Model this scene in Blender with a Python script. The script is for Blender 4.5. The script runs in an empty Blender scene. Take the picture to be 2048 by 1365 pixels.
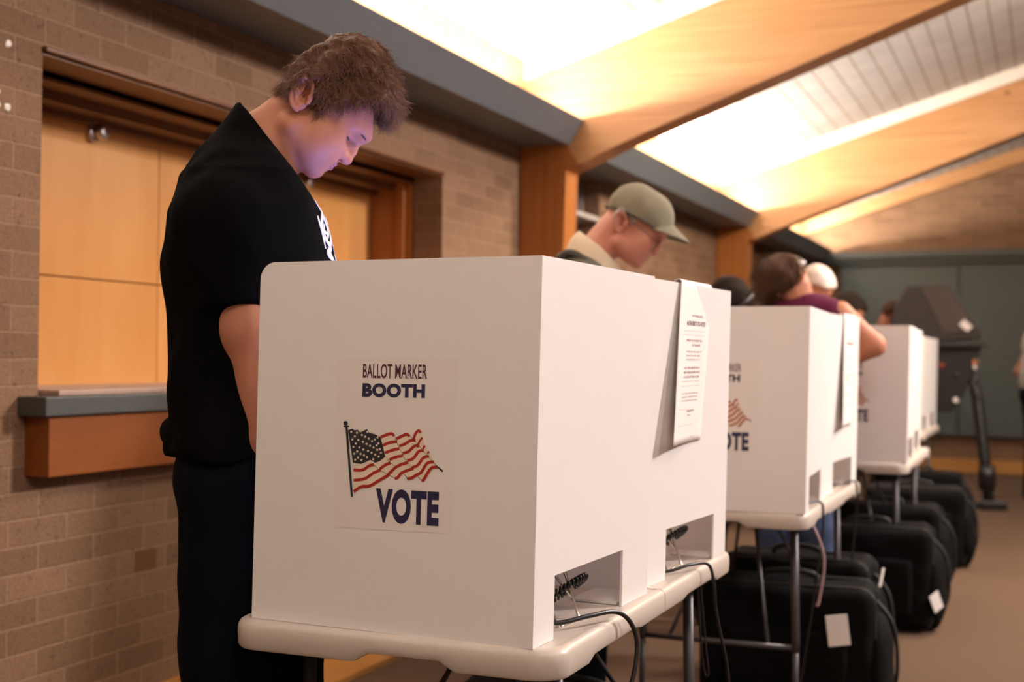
import bpy, bmesh, math, random
import numpy as np
from mathutils import Vector, Matrix, noise as mnoise
random.seed(7)
rng = np.random.RandomState(11)
S = bpy.context.scene
COL = S.collection
PI = math.pi

# ------------------------------------------------------------------ camera
YAW, PITCH, ROLL, FPX, CAMZ = math.radians(22.4), .0125, .010, 2600.0, 1.203
cd = bpy.data.cameras.new('camera'); cam = bpy.data.objects.new('camera', cd); COL.objects.link(cam)
fw = Vector((-math.sin(YAW)*math.cos(PITCH), math.cos(YAW)*math.cos(PITCH), math.sin(PITCH)))
rt = Vector((math.cos(YAW), math.sin(YAW), 0)); up = rt.cross(fw)
r2 = rt*math.cos(ROLL) + up*math.sin(ROLL); u2 = r2.cross(fw)
M = Matrix((r2, u2, -fw)).transposed().to_4x4(); M.translation = Vector((0, 0, CAMZ))
cam.matrix_world = M
cd.sensor_width = 36; cd.lens = FPX/2048*36
cd.clip_start = .05; cd.clip_end = 100
cd.dof.use_dof = True; cd.dof.focus_distance = 2.22; cd.dof.aperture_fstop = 3.5
S.camera = cam

# ------------------------------------------------------------------ view, world
S.view_settings.view_transform = 'Standard'; S.view_settings.look = 'None'
S.view_settings.exposure = 1.12; S.view_settings.gamma = 1.0
S.cycles.use_denoising = True
S.cycles.max_bounces = 8; S.cycles.diffuse_bounces = 5
S.cycles.sample_clamp_indirect = 6
w = bpy.data.worlds.new('world'); S.world = w; w.use_nodes = True
w.node_tree.nodes['Background'].inputs[0].default_value = (.9, .75, .62, 1)
w.node_tree.nodes['Background'].inputs[1].default_value = .03

def area(name, loc, target, sx, sy, power, color, spread=PI):
    l = bpy.data.lights.new(name, 'AREA'); l.shape = 'RECTANGLE'; l.size = sx; l.size_y = sy
    l.energy = power; l.color = color; l.spread = spread
    o = bpy.data.objects.new(name, l); COL.objects.link(o); o.location = loc
    o.rotation_euler = (Vector(target)-Vector(loc)).to_track_quat('-Z', 'Y').to_euler()
    return o
# unseen ceiling lights; key and left wall light inferred, the rest added as fill
area('unseen_ceiling_light', (3.6, 6.2, 4.1), (-.6, 3.6, 1.0), .8, .8, 195, (1, .89, .85))
area('unseen_ceiling_light', (4.4, 1.6, 4.1), (-1.0, 2.6, 1.0), 1.2, 1.2, 50, (1, .87, .84))
area('unseen_ceiling_light', (.6, .1, 3.9), (-1.0, 2.1, .9), 1.0, 1.0, 72, (1, .84, .70))  # fill added to brighten the near faces of the booths
area('unseen_ceiling_light', (.9, 7.6, 3.75), (-2.6, 6.6, 1.2), .8, .8, 130, (1, .84, .66))
area('unseen_ceiling_light', (2.8, 11.5, 4.1), (0, 12.5, .4), 1.2, 1.2, 30, (1, .82, .68))
COVES = []
def cove_light(y0, y1, power):
    l = bpy.data.lights.new('cove_lamp', 'AREA'); l.shape = 'RECTANGLE'; l.size = .05; l.size_y = y1-y0-.3
    l.energy = power; l.color = (1, .91, .79)
    o = bpy.data.objects.new('cove_lamp', l); COL.objects.link(o); o.location = (-2.44, (y0+y1)/2, 2.425)
    zl = Vector((-.45, 0, -1)).normalized(); yl = Vector((0, 1, 0)); xl = yl.cross(zl)
    o.matrix_world = Matrix.Translation((-2.44, (y0+y1)/2, 2.425)) @ Matrix((xl, yl, zl)).transposed().to_4x4()
for a_, b_, p_ in ((-3.5, 1.95, 70), (2.15, 6.4, 92), (6.6, 10.85, 100), (11.05, 14.9, 95)):
    cove_light(a_, b_, p_)

# ------------------------------------------------------------------ materials
def nd(nt, t, **kw):
    n = nt.nodes.new(t)
    for k, v in kw.items():
        if k.startswith('i_'): n.inputs[int(k[2:]) if k[2:].isdigit() else k[2:]].default_value = v
        else: setattr(n, k, v)
    return n
def base_mat(name, col, rough=.6, metal=0., spec=.5):
    m = bpy.data.materials.new(name); m.use_nodes = True
    b = m.node_tree.nodes['Principled BSDF']
    b.inputs['Base Color'].default_value = (*col, 1); b.inputs['Roughness'].default_value = rough
    b.inputs['Metallic'].default_value = metal; b.inputs['Specular IOR Level'].default_value = spec
    return m, m.node_tree, b
def L(nt, a, b): nt.links.new(a, b)
def mat(name, col, rough=.6, metal=0., var=.12, vscale=8, bump=.0, bscale=200, spec=.5, sss=0, stretch=None):
    m, nt, b = base_mat(name, col, rough, metal, spec)
    tc = nd(nt, 'ShaderNodeTexCoord'); src = tc.outputs['Object']
    if stretch:
        mp = nd(nt, 'ShaderNodeMapping'); mp.inputs['Scale'].default_value = stretch; L(nt, src, mp.inputs[0]); src = mp.outputs[0]
    n = nd(nt, 'ShaderNodeTexNoise', i_Scale=vscale, i_Detail=4.); L(nt, src, n.inputs['Vector'])
    mx = nd(nt, 'ShaderNodeMix', data_type='RGBA')
    mx.inputs[6].default_value = (*[c*(1-var) for c in col], 1); mx.inputs[7].default_value = (*[min(1, c*(1+var)) for c in col], 1)
    L(nt, n.outputs[0], mx.inputs[0]); L(nt, mx.outputs[2], b.inputs['Base Color'])
    if bump:
        n2 = nd(nt, 'ShaderNodeTexNoise', i_Scale=bscale, i_Detail=3.); L(nt, src, n2.inputs['Vector'])
        bp = nd(nt, 'ShaderNodeBump', i_Strength=bump, i_Distance=.002); L(nt, n2.outputs[0], bp.inputs['Height']); L(nt, bp.outputs[0], b.inputs['Normal'])
    if sss:
        b.inputs['Subsurface Weight'].default_value = sss; b.inputs['Subsurface Radius'].default_value = (.012, .005, .003); b.inputs['Subsurface Scale'].default_value = 1
    return m
def wood(name, c1, c2, scale=(1, 1, 1), rough=.4, axis='Y', knots=True):
    m, nt, b = base_mat(name, c1, rough)
    tc = nd(nt, 'ShaderNodeTexCoord'); mp = nd(nt, 'ShaderNodeMapping'); mp.inputs['Scale'].default_value = scale
    L(nt, tc.outputs['Object'], mp.inputs[0])
    n = nd(nt, 'ShaderNodeTexNoise', i_Scale=1., i_Detail=6., i_Roughness=.6, i_Distortion=.6); L(nt, mp.outputs[0], n.inputs['Vector'])
    cr = nd(nt, 'ShaderNodeValToRGB'); cr.color_ramp.elements[0].position = .3; cr.color_ramp.elements[1].position = .72
    cr.color_ramp.elements[0].color = (*c2, 1); cr.color_ramp.elements[1].color = (*c1, 1)
    L(nt, n.outputs[0], cr.inputs[0])
    out = cr.outputs[0]
    if knots:
        mp2 = nd(nt, 'ShaderNodeMapping'); mp2.inputs['Scale'].default_value = (1.6, 1.6, 3.2) ; L(nt, tc.outputs['Object'], mp2.inputs[0])
        v = nd(nt, 'ShaderNodeTexVoronoi', i_Scale=1.1); L(nt, mp2.outputs[0], v.inputs['Vector'])
        r = nd(nt, 'ShaderNodeMapRange'); r.inputs[1].default_value = .02; r.inputs[2].default_value = .06; L(nt, v.outputs['Distance'], r.inputs[0])
        mx = nd(nt, 'ShaderNodeMix', data_type='RGBA'); mx.inputs[6].default_value = (*[c*.3 for c in c2], 1); L(nt, out, mx.inputs[7]); L(nt, r.outputs[0], mx.inputs[0]); out = mx.outputs[2]
    L(nt, out, b.inputs['Base Color'])
    return m
def emis(name, col, s):
    m, nt, b = base_mat(name, col, .4)
    b.inputs['Emission Color'].default_value = (*col, 1); b.inputs['Emission Strength'].default_value = s
    return m

def brick_mat():
    m, nt, b = base_mat('tan_brick', (.3, .2, .13), .85, spec=.2)
    tc = nd(nt, 'ShaderNodeTexCoord'); sp = nd(nt, 'ShaderNodeSeparateXYZ'); L(nt, tc.outputs['Object'], sp.inputs[0])
    # along = Y on side walls, X on end walls (object coordinates, box choice by normal)
    ge = nd(nt, 'ShaderNodeNewGeometry'); sn = nd(nt, 'ShaderNodeSeparateXYZ'); L(nt, ge.outputs['True Normal'], sn.inputs[0])
    ab = nd(nt, 'ShaderNodeMath', operation='ABSOLUTE'); L(nt, sn.outputs[0], ab.inputs[0])
    gt = nd(nt, 'ShaderNodeMath', operation='GREATER_THAN'); L(nt, ab.outputs[0], gt.inputs[0]); gt.inputs[1].default_value = .5
    mxv = nd(nt, 'ShaderNodeMix', data_type='FLOAT'); L(nt, gt.outputs[0], mxv.inputs[0]); L(nt, sp.outputs[0], mxv.inputs[2]); L(nt, sp.outputs[1], mxv.inputs[3])
    cb = nd(nt, 'ShaderNodeCombineXYZ'); L(nt, mxv.outputs[0], cb.inputs[0]); L(nt, sp.outputs[2], cb.inputs[1])
    mp = nd(nt, 'ShaderNodeMapping'); mp.inputs['Location'].default_value = (-.0055, -.0042, 0); L(nt, cb.outputs[0], mp.inputs[0])
    nz = nd(nt, 'ShaderNodeTexNoise', i_Scale=14., i_Detail=3.); L(nt, cb.outputs[0], nz.inputs['Vector'])
    vm = nd(nt, 'ShaderNodeVectorMath', operation='SCALE'); vm.inputs['Scale'].default_value = .005
    sub = nd(nt, 'ShaderNodeVectorMath', operation='SUBTRACT'); sub.inputs[1].default_value = (.5, .5, .5); L(nt, nz.outputs['Color'], sub.inputs[0]); L(nt, sub.outputs[0], vm.inputs[0])
    ad = nd(nt, 'ShaderNodeVectorMath', operation='ADD'); L(nt, mp.outputs[0], ad.inputs[0]); L(nt, vm.outputs[0], ad.inputs[1])
    br = nd(nt, 'ShaderNodeTexBrick'); L(nt, ad.outputs[0], br.inputs['Vector'])
    br.inputs['Scale'].default_value = 1; br.inputs['Brick Width'].default_value = .229; br.inputs['Row Height'].default_value = .0738
    br.inputs['Mortar Size'].default_value = .0042; br.inputs['Mortar Smooth'].default_value = .5; br.inputs['Bias'].default_value = -.1
    br.inputs['Color1'].default_value = (.245, .142, .082, 1); br.inputs['Color2'].default_value = (.18, .102, .057, 1)
    br.inputs['Mortar'].default_value = (.285, .175, .108, 1)
    n2 = nd(nt, 'ShaderNodeTexNoise', i_Scale=170., i_Detail=4., i_Roughness=.7); L(nt, tc.outputs['Object'], n2.inputs['Vector'])
    n3 = nd(nt, 'ShaderNodeTexNoise', i_Scale=55., i_Detail=3.); L(nt, tc.outputs['Object'], n3.inputs['Vector'])
    r3 = nd(nt, 'ShaderNodeMapRange'); r3.inputs[1].default_value = .25; r3.inputs[2].default_value = .38; r3.inputs[3].default_value = .55; L(nt, n3.outputs[0], r3.inputs[0])
    r2_ = nd(nt, 'ShaderNodeMapRange'); r2_.inputs[1].default_value = .3; r2_.inputs[2].default_value = .7; r2_.inputs[3].default_value = .72; r2_.inputs[4].default_value = 1.22; L(nt, n2.outputs[0], r2_.inputs[0])
    mu = nd(nt, 'ShaderNodeMath', operation='MULTIPLY'); L(nt, r3.outputs[0], mu.inputs[0]); L(nt, r2_.outputs[0], mu.inputs[1])
    mc = nd(nt, 'ShaderNodeVectorMath', operation='SCALE'); L(nt, br.outputs['Color'], mc.inputs[0]); L(nt, mu.outputs[0], mc.inputs['Scale'])
    L(nt, mc.outputs[0], b.inputs['Base Color'])
    hs = nd(nt, 'ShaderNodeMath', operation='MULTIPLY_ADD'); L(nt, br.outputs['Fac'], hs.inputs[0]); hs.inputs[1].default_value = -.6; 
    hm = nd(nt, 'ShaderNodeMath', operation='MULTIPLY'); L(nt, n2.outputs[0], hm.inputs[0]); hm.inputs[1].default_value = .9; L(nt, hm.outputs[0], hs.inputs[2])
    bp = nd(nt, 'ShaderNodeBump', i_Strength=.7, i_Distance=.004); L(nt, hs.outputs[0], bp.inputs['Height']); L(nt, bp.outputs[0], b.inputs['Normal'])
    return m
def ceiling_mat():
    m, nt, b = base_mat('white_boards', (.62, .56, .5), .55)
    tc = nd(nt, 'ShaderNodeTexCoord'); sp = nd(nt, 'ShaderNodeSeparateXYZ'); L(nt, tc.outputs['Object'], sp.inputs[0])
    d = nd(nt, 'ShaderNodeMath', operation='DIVIDE'); L(nt, sp.outputs[0], d.inputs[0]); d.inputs[1].default_value = .122
    fr = nd(nt, 'ShaderNodeMath', operation='FRACT'); L(nt, d.outputs[0], fr.inputs[0])
    g = nd(nt, 'ShaderNodeMath', operation='LESS_THAN'); L(nt, fr.outputs[0], g.inputs[0]); g.inputs[1].default_value = .075
    n = nd(nt, 'ShaderNodeTexNoise', i_Scale=5., i_Detail=5.); L(nt, tc.outputs['Object'], n.inputs['Vector'])
    c1 = nd(nt, 'ShaderNodeMix', data_type='RGBA'); c1.inputs[6].default_value = (.36, .335, .325, 1); c1.inputs[7].default_value = (.58, .55, .53, 1); L(nt, n.outputs[0], c1.inputs[0])
    mx = nd(nt, 'ShaderNodeMix', data_type='RGBA'); L(nt, g.outputs[0], mx.inputs[0]); L(nt, c1.outputs[2], mx.inputs[6]); mx.inputs[7].default_value = (.20, .13, .08, 1)
    L(nt, mx.outputs[2], b.inputs['Base Color'])
    bp = nd(nt, 'ShaderNodeBump', i_Strength=.6, i_Distance=.006); bp.invert = True; L(nt, g.outputs[0], bp.inputs['Height']); L(nt, bp.outputs[0], b.inputs['Normal'])
    return m

BRICK = brick_mat(); CEIL = ceiling_mat()
BEAMW = wood('glulam_wood', (.53, .285, .125), (.39, .18, .068), (1.2, 14, 26), .38)
POSTW = wood('post_wood', (.40, .14, .03), (.30, .095, .018), (26, 26, 1.4), .38, knots=False)
MAPLE = wood('maple_panel', (.62, .30, .095), (.52, .22, .05), (10, 5, 1.0), .33, knots=False)
DARKW = wood('dark_stained_wood', (.17, .064, .016), (.11, .038, .009), (8, 2, 8), .45, knots=False)
APRON = wood('orange_apron_wood', (.235, .066, .008), (.18, .046, .004), (9, 2.2, 14), .4, knots=False)
BASEW = wood('baseboard_wood', (.55, .27, .075), (.42, .19, .045), (2, 2, 12), .4, knots=False)
GREYP = mat('blue_grey_paint', (.125, .14, .152), .5, var=.05)
TEAL = mat('dark_teal_paint', (.072, .086, .080), .55, var=.06)
TEALC = mat('counter_teal_paint', (.052, .058, .054), .5, var=.05)
LAMI = mat('worn_laminate', (.36, .25, .20), .4, var=.15, vscale=30)
WHITEP = mat('white_paint', (.72, .66, .58), .5, var=.04)
GREYD = mat('grey_door_paint', (.16, .13, .115), .6, var=.05)
CARPET = mat('brown_carpet', (.125, .078, .05), .95, var=.35, vscale=240, bump=.8, bscale=300, spec=.1)
PANEL = mat('white_corrugated_plastic', (.80, .762, .74), .42, var=.015, vscale=60, bump=.06, bscale=450)
DECAL = mat('cream_decal_film', (.795, .742, .695), .4, var=.01)
NAVY = mat('navy_print', (.018, .016, .06), .5, var=.05)
MAROON = mat('maroon_print', (.075, .014, .035), .5, var=.05)
PRED = mat('red_print', (.38, .018, .012), .5, var=.1, vscale=100)
PCREAM = mat('cream_print', (.76, .64, .48), .5, var=.08, vscale=100)
PDARK = mat('dark_print', (.022, .02, .028), .5, var=.05)
PGREY = mat('grey_print', (.33, .22, .22), .6, var=.1)
TPLAS = mat('table_plastic', (.56, .485, .42), .38, var=.02, bump=.12, bscale=500)
TUBE = mat('grey_powder_steel', (.055, .05, .05), .4, .3, var=.05)
BLACKP = mat('black_plastic', (.012, .011, .012), .35, var=.1)
CORD = mat('black_rubber_cord', (.014, .012, .012), .38, var=.1)
CHROME = mat('chrome_wire', (.72, .66, .6), .22, 1., var=.03)
STEEL = mat('brushed_steel', (.6, .57, .54), .3, 1., var=.05)
BAGF = mat('black_nylon', (.0035, .003, .0032), .8, var=.3, vscale=40, bump=.5, bscale=700, spec=.10)
BAGP = mat('black_bag_piping', (.009,.008,.008), .6, var=.1)
PAPER = mat('white_paper', (.84, .78, .74), .65, var=.01)
TAG = mat('white_tag', (.8, .74, .7), .5, var=.05)
HOOD = mat('brown_black_hood', (.020, .014, .012), .5, var=.1)
SKIN = mat('skin', (.45, .178, .100), .62, var=.09, vscale=26, bump=.1, bscale=260, sss=.18)
SKINR = mat('ruddy_skin', (.50, .20, .13), .5, var=.12, vscale=22, bump=.1, bscale=200, sss=.15)
LIP = mat('lip_skin', (.46, .17, .16), .42, var=.08, vscale=60)
BROW = mat('eyebrow_hair', (.07, .036, .022), .7, var=.2)
EYEW = mat('eye_white', (.62, .58, .56), .12, var=.02); IRIS = mat('eye_iris', (.05, .09, .13), .08, var=.2, vscale=400)
HAIR = mat('auburn_hair', (.075, .029, .011), .6, var=.45, vscale=60, bump=.9, bscale=140, spec=.25)
STRAND = mat('auburn_strand', (.16, .066, .026), .5, var=.5, vscale=60, spec=.4)
HDARK = mat('dark_brown_hair', (.016, .009, .006), .8, var=.4, vscale=30, bump=.5, bscale=90, spec=.12)
HBRN = mat('brown_hair', (.055, .024, .011), .7, var=.6, vscale=28, bump=.5, bscale=80, spec=.2)
HGREY = mat('grey_hair', (.42, .33, .27), .6, var=.2, vscale=60)
HWHITE = mat('white_hair', (.60, .50, .44), .7, var=.1, vscale=30)
TEE = mat('black_cotton', (.0022, .002, .0022), .95, var=.2, vscale=30, bump=.3, bscale=500, spec=.06)
NAVYT = mat('navy_twill', (.0022, .0035, .0065), .85, var=.2, vscale=30, bump=.4, bscale=600, spec=.06)
DENIM = mat('blue_denim', (.035, .06, .13), .8, var=.3, vscale=40, bump=.4, bscale=500)
PURPLE = mat('plum_knit', (.10, .012, .040), .85, var=.15, vscale=25, bump=.3, bscale=300, spec=.2)
CREAMJ = mat('cream_fleece', (.74, .62, .45), .9, var=.06, vscale=30, bump=.4, bscale=250, spec=.1)
OLIVE = mat('olive_canvas', (.07, .062, .035), .8, var=.15, vscale=30)
CAPM = mat('sage_cap_cotton', (.225, .20, .14), .85, var=.14, vscale=24, bump=.3, bscale=400, spec=.15)
CAPD = mat('dark_cap_edge', (.055, .047, .035), .8, var=.1)
LGREY = mat('light_grey_knit', (.4, .35, .32), .85, var=.1)
SHOE = mat('black_shoe', (.012, .011, .011), .45, var=.1)
ORANGE = mat('orange_plastic', (.75, .26, .06), .4, var=.05)
LAMPM = emis('lamp_tube', (1, .8, .55), 6)
SCREEN = emis('tablet_screen', (.55, .45, 1.0), 1.2)

# ------------------------------------------------------------------ mesh helpers
def new_obj(name, verts, faces, m, parent=None, smooth=False, mats=None, midx=None):
    me = bpy.data.meshes.new(name)
    if isinstance(verts, np.ndarray): verts = verts.tolist()
    me.from_pydata(verts, [], faces if isinstance(faces, list) else faces.tolist())
    for x in (mats or [m]): me.materials.append(x)
    if midx is not None: me.polygons.foreach_set('material_index', midx)
    if smooth: me.polygons.foreach_set('use_smooth', [True]*len(me.polygons))
    me.update()
    o = bpy.data.objects.new(name, me); COL.objects.link(o)
    if parent: o.parent = parent
    return o
def empty(name, loc=(0, 0, 0), rz=0):
    o = bpy.data.objects.new(name, None); COL.objects.link(o); o.location = loc; o.rotation_euler = (0, 0, rz); o.empty_display_size = .1
    return o
def tag(o, label, cat, group=None):
    o['label'] = label; o['category'] = cat
    if group: o['group'] = group
    return o
def struct(o): o['kind'] = 'structure'; return o
def lab(o, l): o['label'] = l; return o
def bm_obj(name, bm, m, parent=None, smooth=False):
    me = bpy.data.meshes.new(name); bmesh.ops.recalc_face_normals(bm, faces=bm.faces); bm.to_mesh(me); bm.free()
    for x in (m if isinstance(m, list) else [m]): me.materials.append(x)
    if smooth: me.polygons.foreach_set('use_smooth', [True]*len(me.polygons))
    o = bpy.data.objects.new(name, me); COL.objects.link(o)
    if parent: o.parent = parent
    return o
def add_box(bm, lo, hi, bevel=0, seg=2, mi=0, rot=None):
    c = [(a+b)/2 for a, b in zip(lo, hi)]; s = [abs(b-a) for a, b in zip(lo, hi)]
    mt = Matrix.Translation(c)
    if rot is not None: mt = mt @ rot
    r = bmesh.ops.create_cube(bm, size=1, matrix=mt @ Matrix.Diagonal((*s, 1)))
    vs = r['verts']; fs = set(f for v in vs for f in v.link_faces)
    for f in fs: f.material_index = mi
    if bevel:
        es = list(set(e for v in vs for e in v.link_edges))
        bmesh.ops.bevel(bm, geom=es, offset=bevel, segments=seg, affect='EDGES', profile=.5)
def box(name, lo, hi, m, parent=None, bevel=0, seg=2):
    bm = bmesh.new(); add_box(bm, lo, hi, bevel, seg); return bm_obj(name, bm, m, parent)
def boxes(name, lst, m, parent=None, bevel=0):
    bm = bmesh.new()
    for lo, hi in lst: add_box(bm, lo, hi, bevel)
    return bm_obj(name, bm, m, parent)
def prism(name, pts, axis, a0, a1, m, parent=None, bevel=0):
    # polygon (in the two other axes) extruded along axis
    n = len(pts)
    def P(p, a): return {'X': (a, p[0], p[1]), 'Y': (p[0], a, p[1]), 'Z': (p[0], p[1], a)}[axis]
    bm = bmesh.new(); A = [bm.verts.new(P(p, a0)) for p in pts]; B = [bm.verts.new(P(p, a1)) for p in pts]
    bm.faces.new(A); bm.faces.new(B[::-1])
    for i in range(n): bm.faces.new((A[i], B[i], B[(i+1) % n], A[(i+1) % n]))
    if bevel:
        bmesh.ops.bevel(bm, geom=list(bm.edges), offset=bevel, segments=2, affect='EDGES', profile=.5)
    return bm_obj(name, bm, m, parent)
def smooth_path(pts, n=8):
    P = [Vector(p) for p in pts]; out = []
    for i in range(len(P)-1):
        p0 = P[max(i-1, 0)]; p1 = P[i]; p2 = P[i+1]; p3 = P[min(i+2, len(P)-1)]
        for k in range(n):
            t = k/n
            out.append(.5*((2*p1)+(-p0+p2)*t+(2*p0-5*p1+4*p2-p3)*t*t+(-p0+3*p1-3*p2+p3)*t**3))
    out.append(P[-1]); return out
def tube_data(pts, r, n=8, closed=False):
    P = [Vector(p) for p in pts]; V = []; Fc = []
    N = None; m = len(P)
    rr = r if hasattr(r, '__len__') else [r]*m
    for i, p in enumerate(P):
        if closed: t = (P[(i+1) % m]-P[i-1])
        else: t = (P[min(i+1, m-1)]-P[max(i-1, 0)])
        t.normalize()
        if N is None: N = t.orthogonal().normalized()
        else:
            N = N - t*N.dot(t); N = N.normalized() if N.length > 1e-6 else t.orthogonal().normalized()
        B = t.cross(N)
        for k in range(n):
            a = 2*PI*k/n; V.append(p+(N*math.cos(a)+B*math.sin(a))*rr[i])
    for i in range(m if closed else m-1):
        j = (i+1) % m
        for k in range(n):
            Fc.append([i*n+k, i*n+(k+1) % n, j*n+(k+1) % n, j*n+k])
    if not closed:
        Fc.append(list(range(n))[::-1]); Fc.append([(m-1)*n+k for k in range(n)])
    return V, Fc
def tubes(name, paths, r, m, parent=None, n=8, closed=False):
    V = []; Fc = []
    for p in paths:
        v, f = tube_data(p, r, n, closed); o = len(V); V += [tuple(x) for x in v]; Fc += [[i+o for i in q] for q in f]
    return new_obj(name, V, Fc, m, parent, smooth=True)
def lathe(name, prof, m, parent=None, n=24, mtx=None):
    V = []; Fc = []
    for r, z in prof:
        for k in range(n):
            a = 2*PI*k/n; v = Vector((r*math.cos(a), r*math.sin(a), z)); V.append(tuple(mtx @ v if mtx else v))
    for i in range(len(prof)-1):
        for k in range(n): Fc.append([i*n+k, i*n+(k+1) % n, (i+1)*n+(k+1) % n, (i+1)*n+k])
    Fc.append(list(range(n))[::-1]); Fc.append([(len(prof)-1)*n+k for k in range(n)])
    return new_obj(name, V, Fc, m, parent, smooth=True)
def copy_tree(o, parent=None):
    c = o.copy(); COL.objects.link(c); c.parent = parent
    for ch in [x for x in o.children]: copy_tree(ch, c)
    return c

# ------------------------------------------------------------------ implicit surfaces (for bodies and soft things)
def snet(fn, lo, hi, h):
    lo = np.array(lo, float); hi = np.array(hi, float); n = np.ceil((hi-lo)/h).astype(int)+1
    ax = [lo[i]+h*np.arange(n[i]) for i in range(3)]
    X, Y, Z = np.meshgrid(*[a.astype(np.float32) for a in ax], indexing='ij')
    f = np.asarray(fn(X, Y, Z), np.float32)
    s = f < 0
    acc = np.zeros(tuple(n-1)+(3,), np.float32); cnt = np.zeros(tuple(n-1), np.float32)
    sl = lambda d, k: slice(d, n[k]-1+d)
    for axn in range(3):
        o = [k for k in range(3) if k != axn]
        for d1 in (0, 1):
            for d2 in (0, 1):
                a = [0, 0, 0]; a[o[0]] = d1; a[o[1]] = d2; b = list(a); b[axn] = 1
                ia = tuple(sl(a[k], k) for k in range(3)); ib = tuple(sl(b[k], k) for k in range(3))
                fa, fb = f[ia], f[ib]; cr = s[ia] != s[ib]
                t = np.where(cr, fa/np.where(cr, fa-fb, 1), 0)
                cnt += cr
                for k in range(3):
                    acc[..., k] += np.where(cr, (t if k == axn else a[k]), 0)
    act = cnt > 0; idx = -np.ones(cnt.shape, np.int64); I = np.argwhere(act); idx[act] = np.arange(len(I))
    V = lo + h*(I + acc[act]/cnt[act][:, None])
    Fs = []
    for axn in range(3):
        a = [slice(None)]*3; b = [slice(None)]*3; a[axn] = slice(0, n[axn]-1); b[axn] = slice(1, n[axn])
        sa, sb = s[tuple(a)], s[tuple(b)]; cr = sa != sb
        E = np.argwhere(cr); o = [(axn+1) % 3, (axn+2) % 3]
        ok = (E[:, o[0]] > 0) & (E[:, o[1]] > 0) & (E[:, o[0]] < n[o[0]]-1) & (E[:, o[1]] < n[o[1]]-1); E = E[ok]
        if len(E) == 0: continue
        def g(d0, d1):
            e = E.copy(); e[:, o[0]] -= d0; e[:, o[1]] -= d1; return idx[e[:, 0], e[:, 1], e[:, 2]]
        q = np.stack([g(1, 1), g(0, 1), g(0, 0), g(1, 0)], 1)
        fl = sa[E[:, 0], E[:, 1], E[:, 2]]
        q[~fl] = q[~fl][:, ::-1]
        Fs.append(q)
    return V, np.concatenate(Fs)
def ell(p, c, r, rot=None):
    q = [p[i]-c[i] for i in range(3)]
    if rot is not None: q = [rot[i][0]*q[0]+rot[i][1]*q[1]+rot[i][2]*q[2] for i in range(3)]
    k0 = np.sqrt(sum((q[i]/r[i])**2 for i in range(3)))+1e-6
    k1 = np.sqrt(sum((q[i]/(r[i]*r[i]))**2 for i in range(3)))+1e-6
    return k0*(k0-1)/k1
def caps(p, a, b, ra, rb=None):
    rb = ra if rb is None else rb
    ba = [b[i]-a[i] for i in range(3)]; L2 = sum(x*x for x in ba)+1e-9
    t = np.clip(sum((p[i]-a[i])*ba[i] for i in range(3))/L2, 0, 1)
    d = np.sqrt(sum((p[i]-a[i]-t*ba[i])**2 for i in range(3)))
    return d-(ra+(rb-ra)*t)
def chain(p, pts, rs, k=.02):
    d = None
    for i in range(len(pts)-1):
        c = caps(p, pts[i], pts[i+1], rs[i], rs[i+1]); d = c if d is None else smin(d, c, k)
    return d
def smin(a, b, k):
    h = np.clip(.5+.5*(b-a)/k, 0, 1); return b+(a-b)*h-k*h*(1-h)
def smax(a, b, k): return -smin(-a, -b, k)
def sub(a, b, k): return smax(a, -b, k)
def poly2(x, y, P):
    d = np.full(x.shape, 1e9, np.float32); s = np.ones(x.shape, np.float32); n = len(P)
    for i in range(n):
        a = P[i]; b = P[i-1]; ex, ey = b[0]-a[0], b[1]-a[1]; wx, wy = x-a[0], y-a[1]
        t = np.clip((wx*ex+wy*ey)/(ex*ex+ey*ey), 0, 1); d = np.minimum(d, (wx-ex*t)**2+(wy-ey*t)**2)
        c1 = y >= a[1]; c2 = y < b[1]; c3 = ex*wy > ey*wx
        s = np.where((c1 & c2 & c3) | (~c1 & ~c2 & ~c3), -s, s)
    return s*np.sqrt(d)
def wob(x, y, z, f, seed=0):
    # cheap smooth pseudo noise
    return (np.sin(f*x+1.3*seed+1.7*np.sin(.7*f*y+seed))*np.sin(f*.9*y+2.1*seed+1.3*np.sin(.8*f*z))+np.sin(f*1.1*z+.7*seed+1.5*np.sin(.6*f*x)))*.5

class Frame:
    """local head frame: a forward, b up, s side (s>0 = +n side of the body frame)"""
    def __init__(self, u, n, z, pitch, yaw=0, scale=1.0, roll=0):
        self.o = np.array([u, n, z]); self.k = scale
        p, q = math.radians(pitch), math.radians(yaw)
        a = np.array([math.cos(p)*math.cos(q), math.cos(p)*math.sin(q), -math.sin(p)])
        b = np.array([math.sin(p)*math.cos(q), math.sin(p)*math.sin(q), math.cos(p)])
        s = np.cross(a, b)
        if s[1] < 0 and abs(yaw) < 90: s = -s
        r = math.radians(roll); b2 = b*math.cos(r)+s*math.sin(r); s2 = s*math.cos(r)-b*math.sin(r)
        self.R = np.array([a, b2, s2])
    def loc(self, X, Y, Z):
        q = [X-self.o[0], Y-self.o[1], Z-self.o[2]]
        return [(self.R[i][0]*q[0]+self.R[i][1]*q[1]+self.R[i][2]*q[2])/self.k for i in range(3)]
    def to(self, a, b, s):
        return self.o+self.k*(self.R[0]*a+self.R[1]*b+self.R[2]*s)

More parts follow.
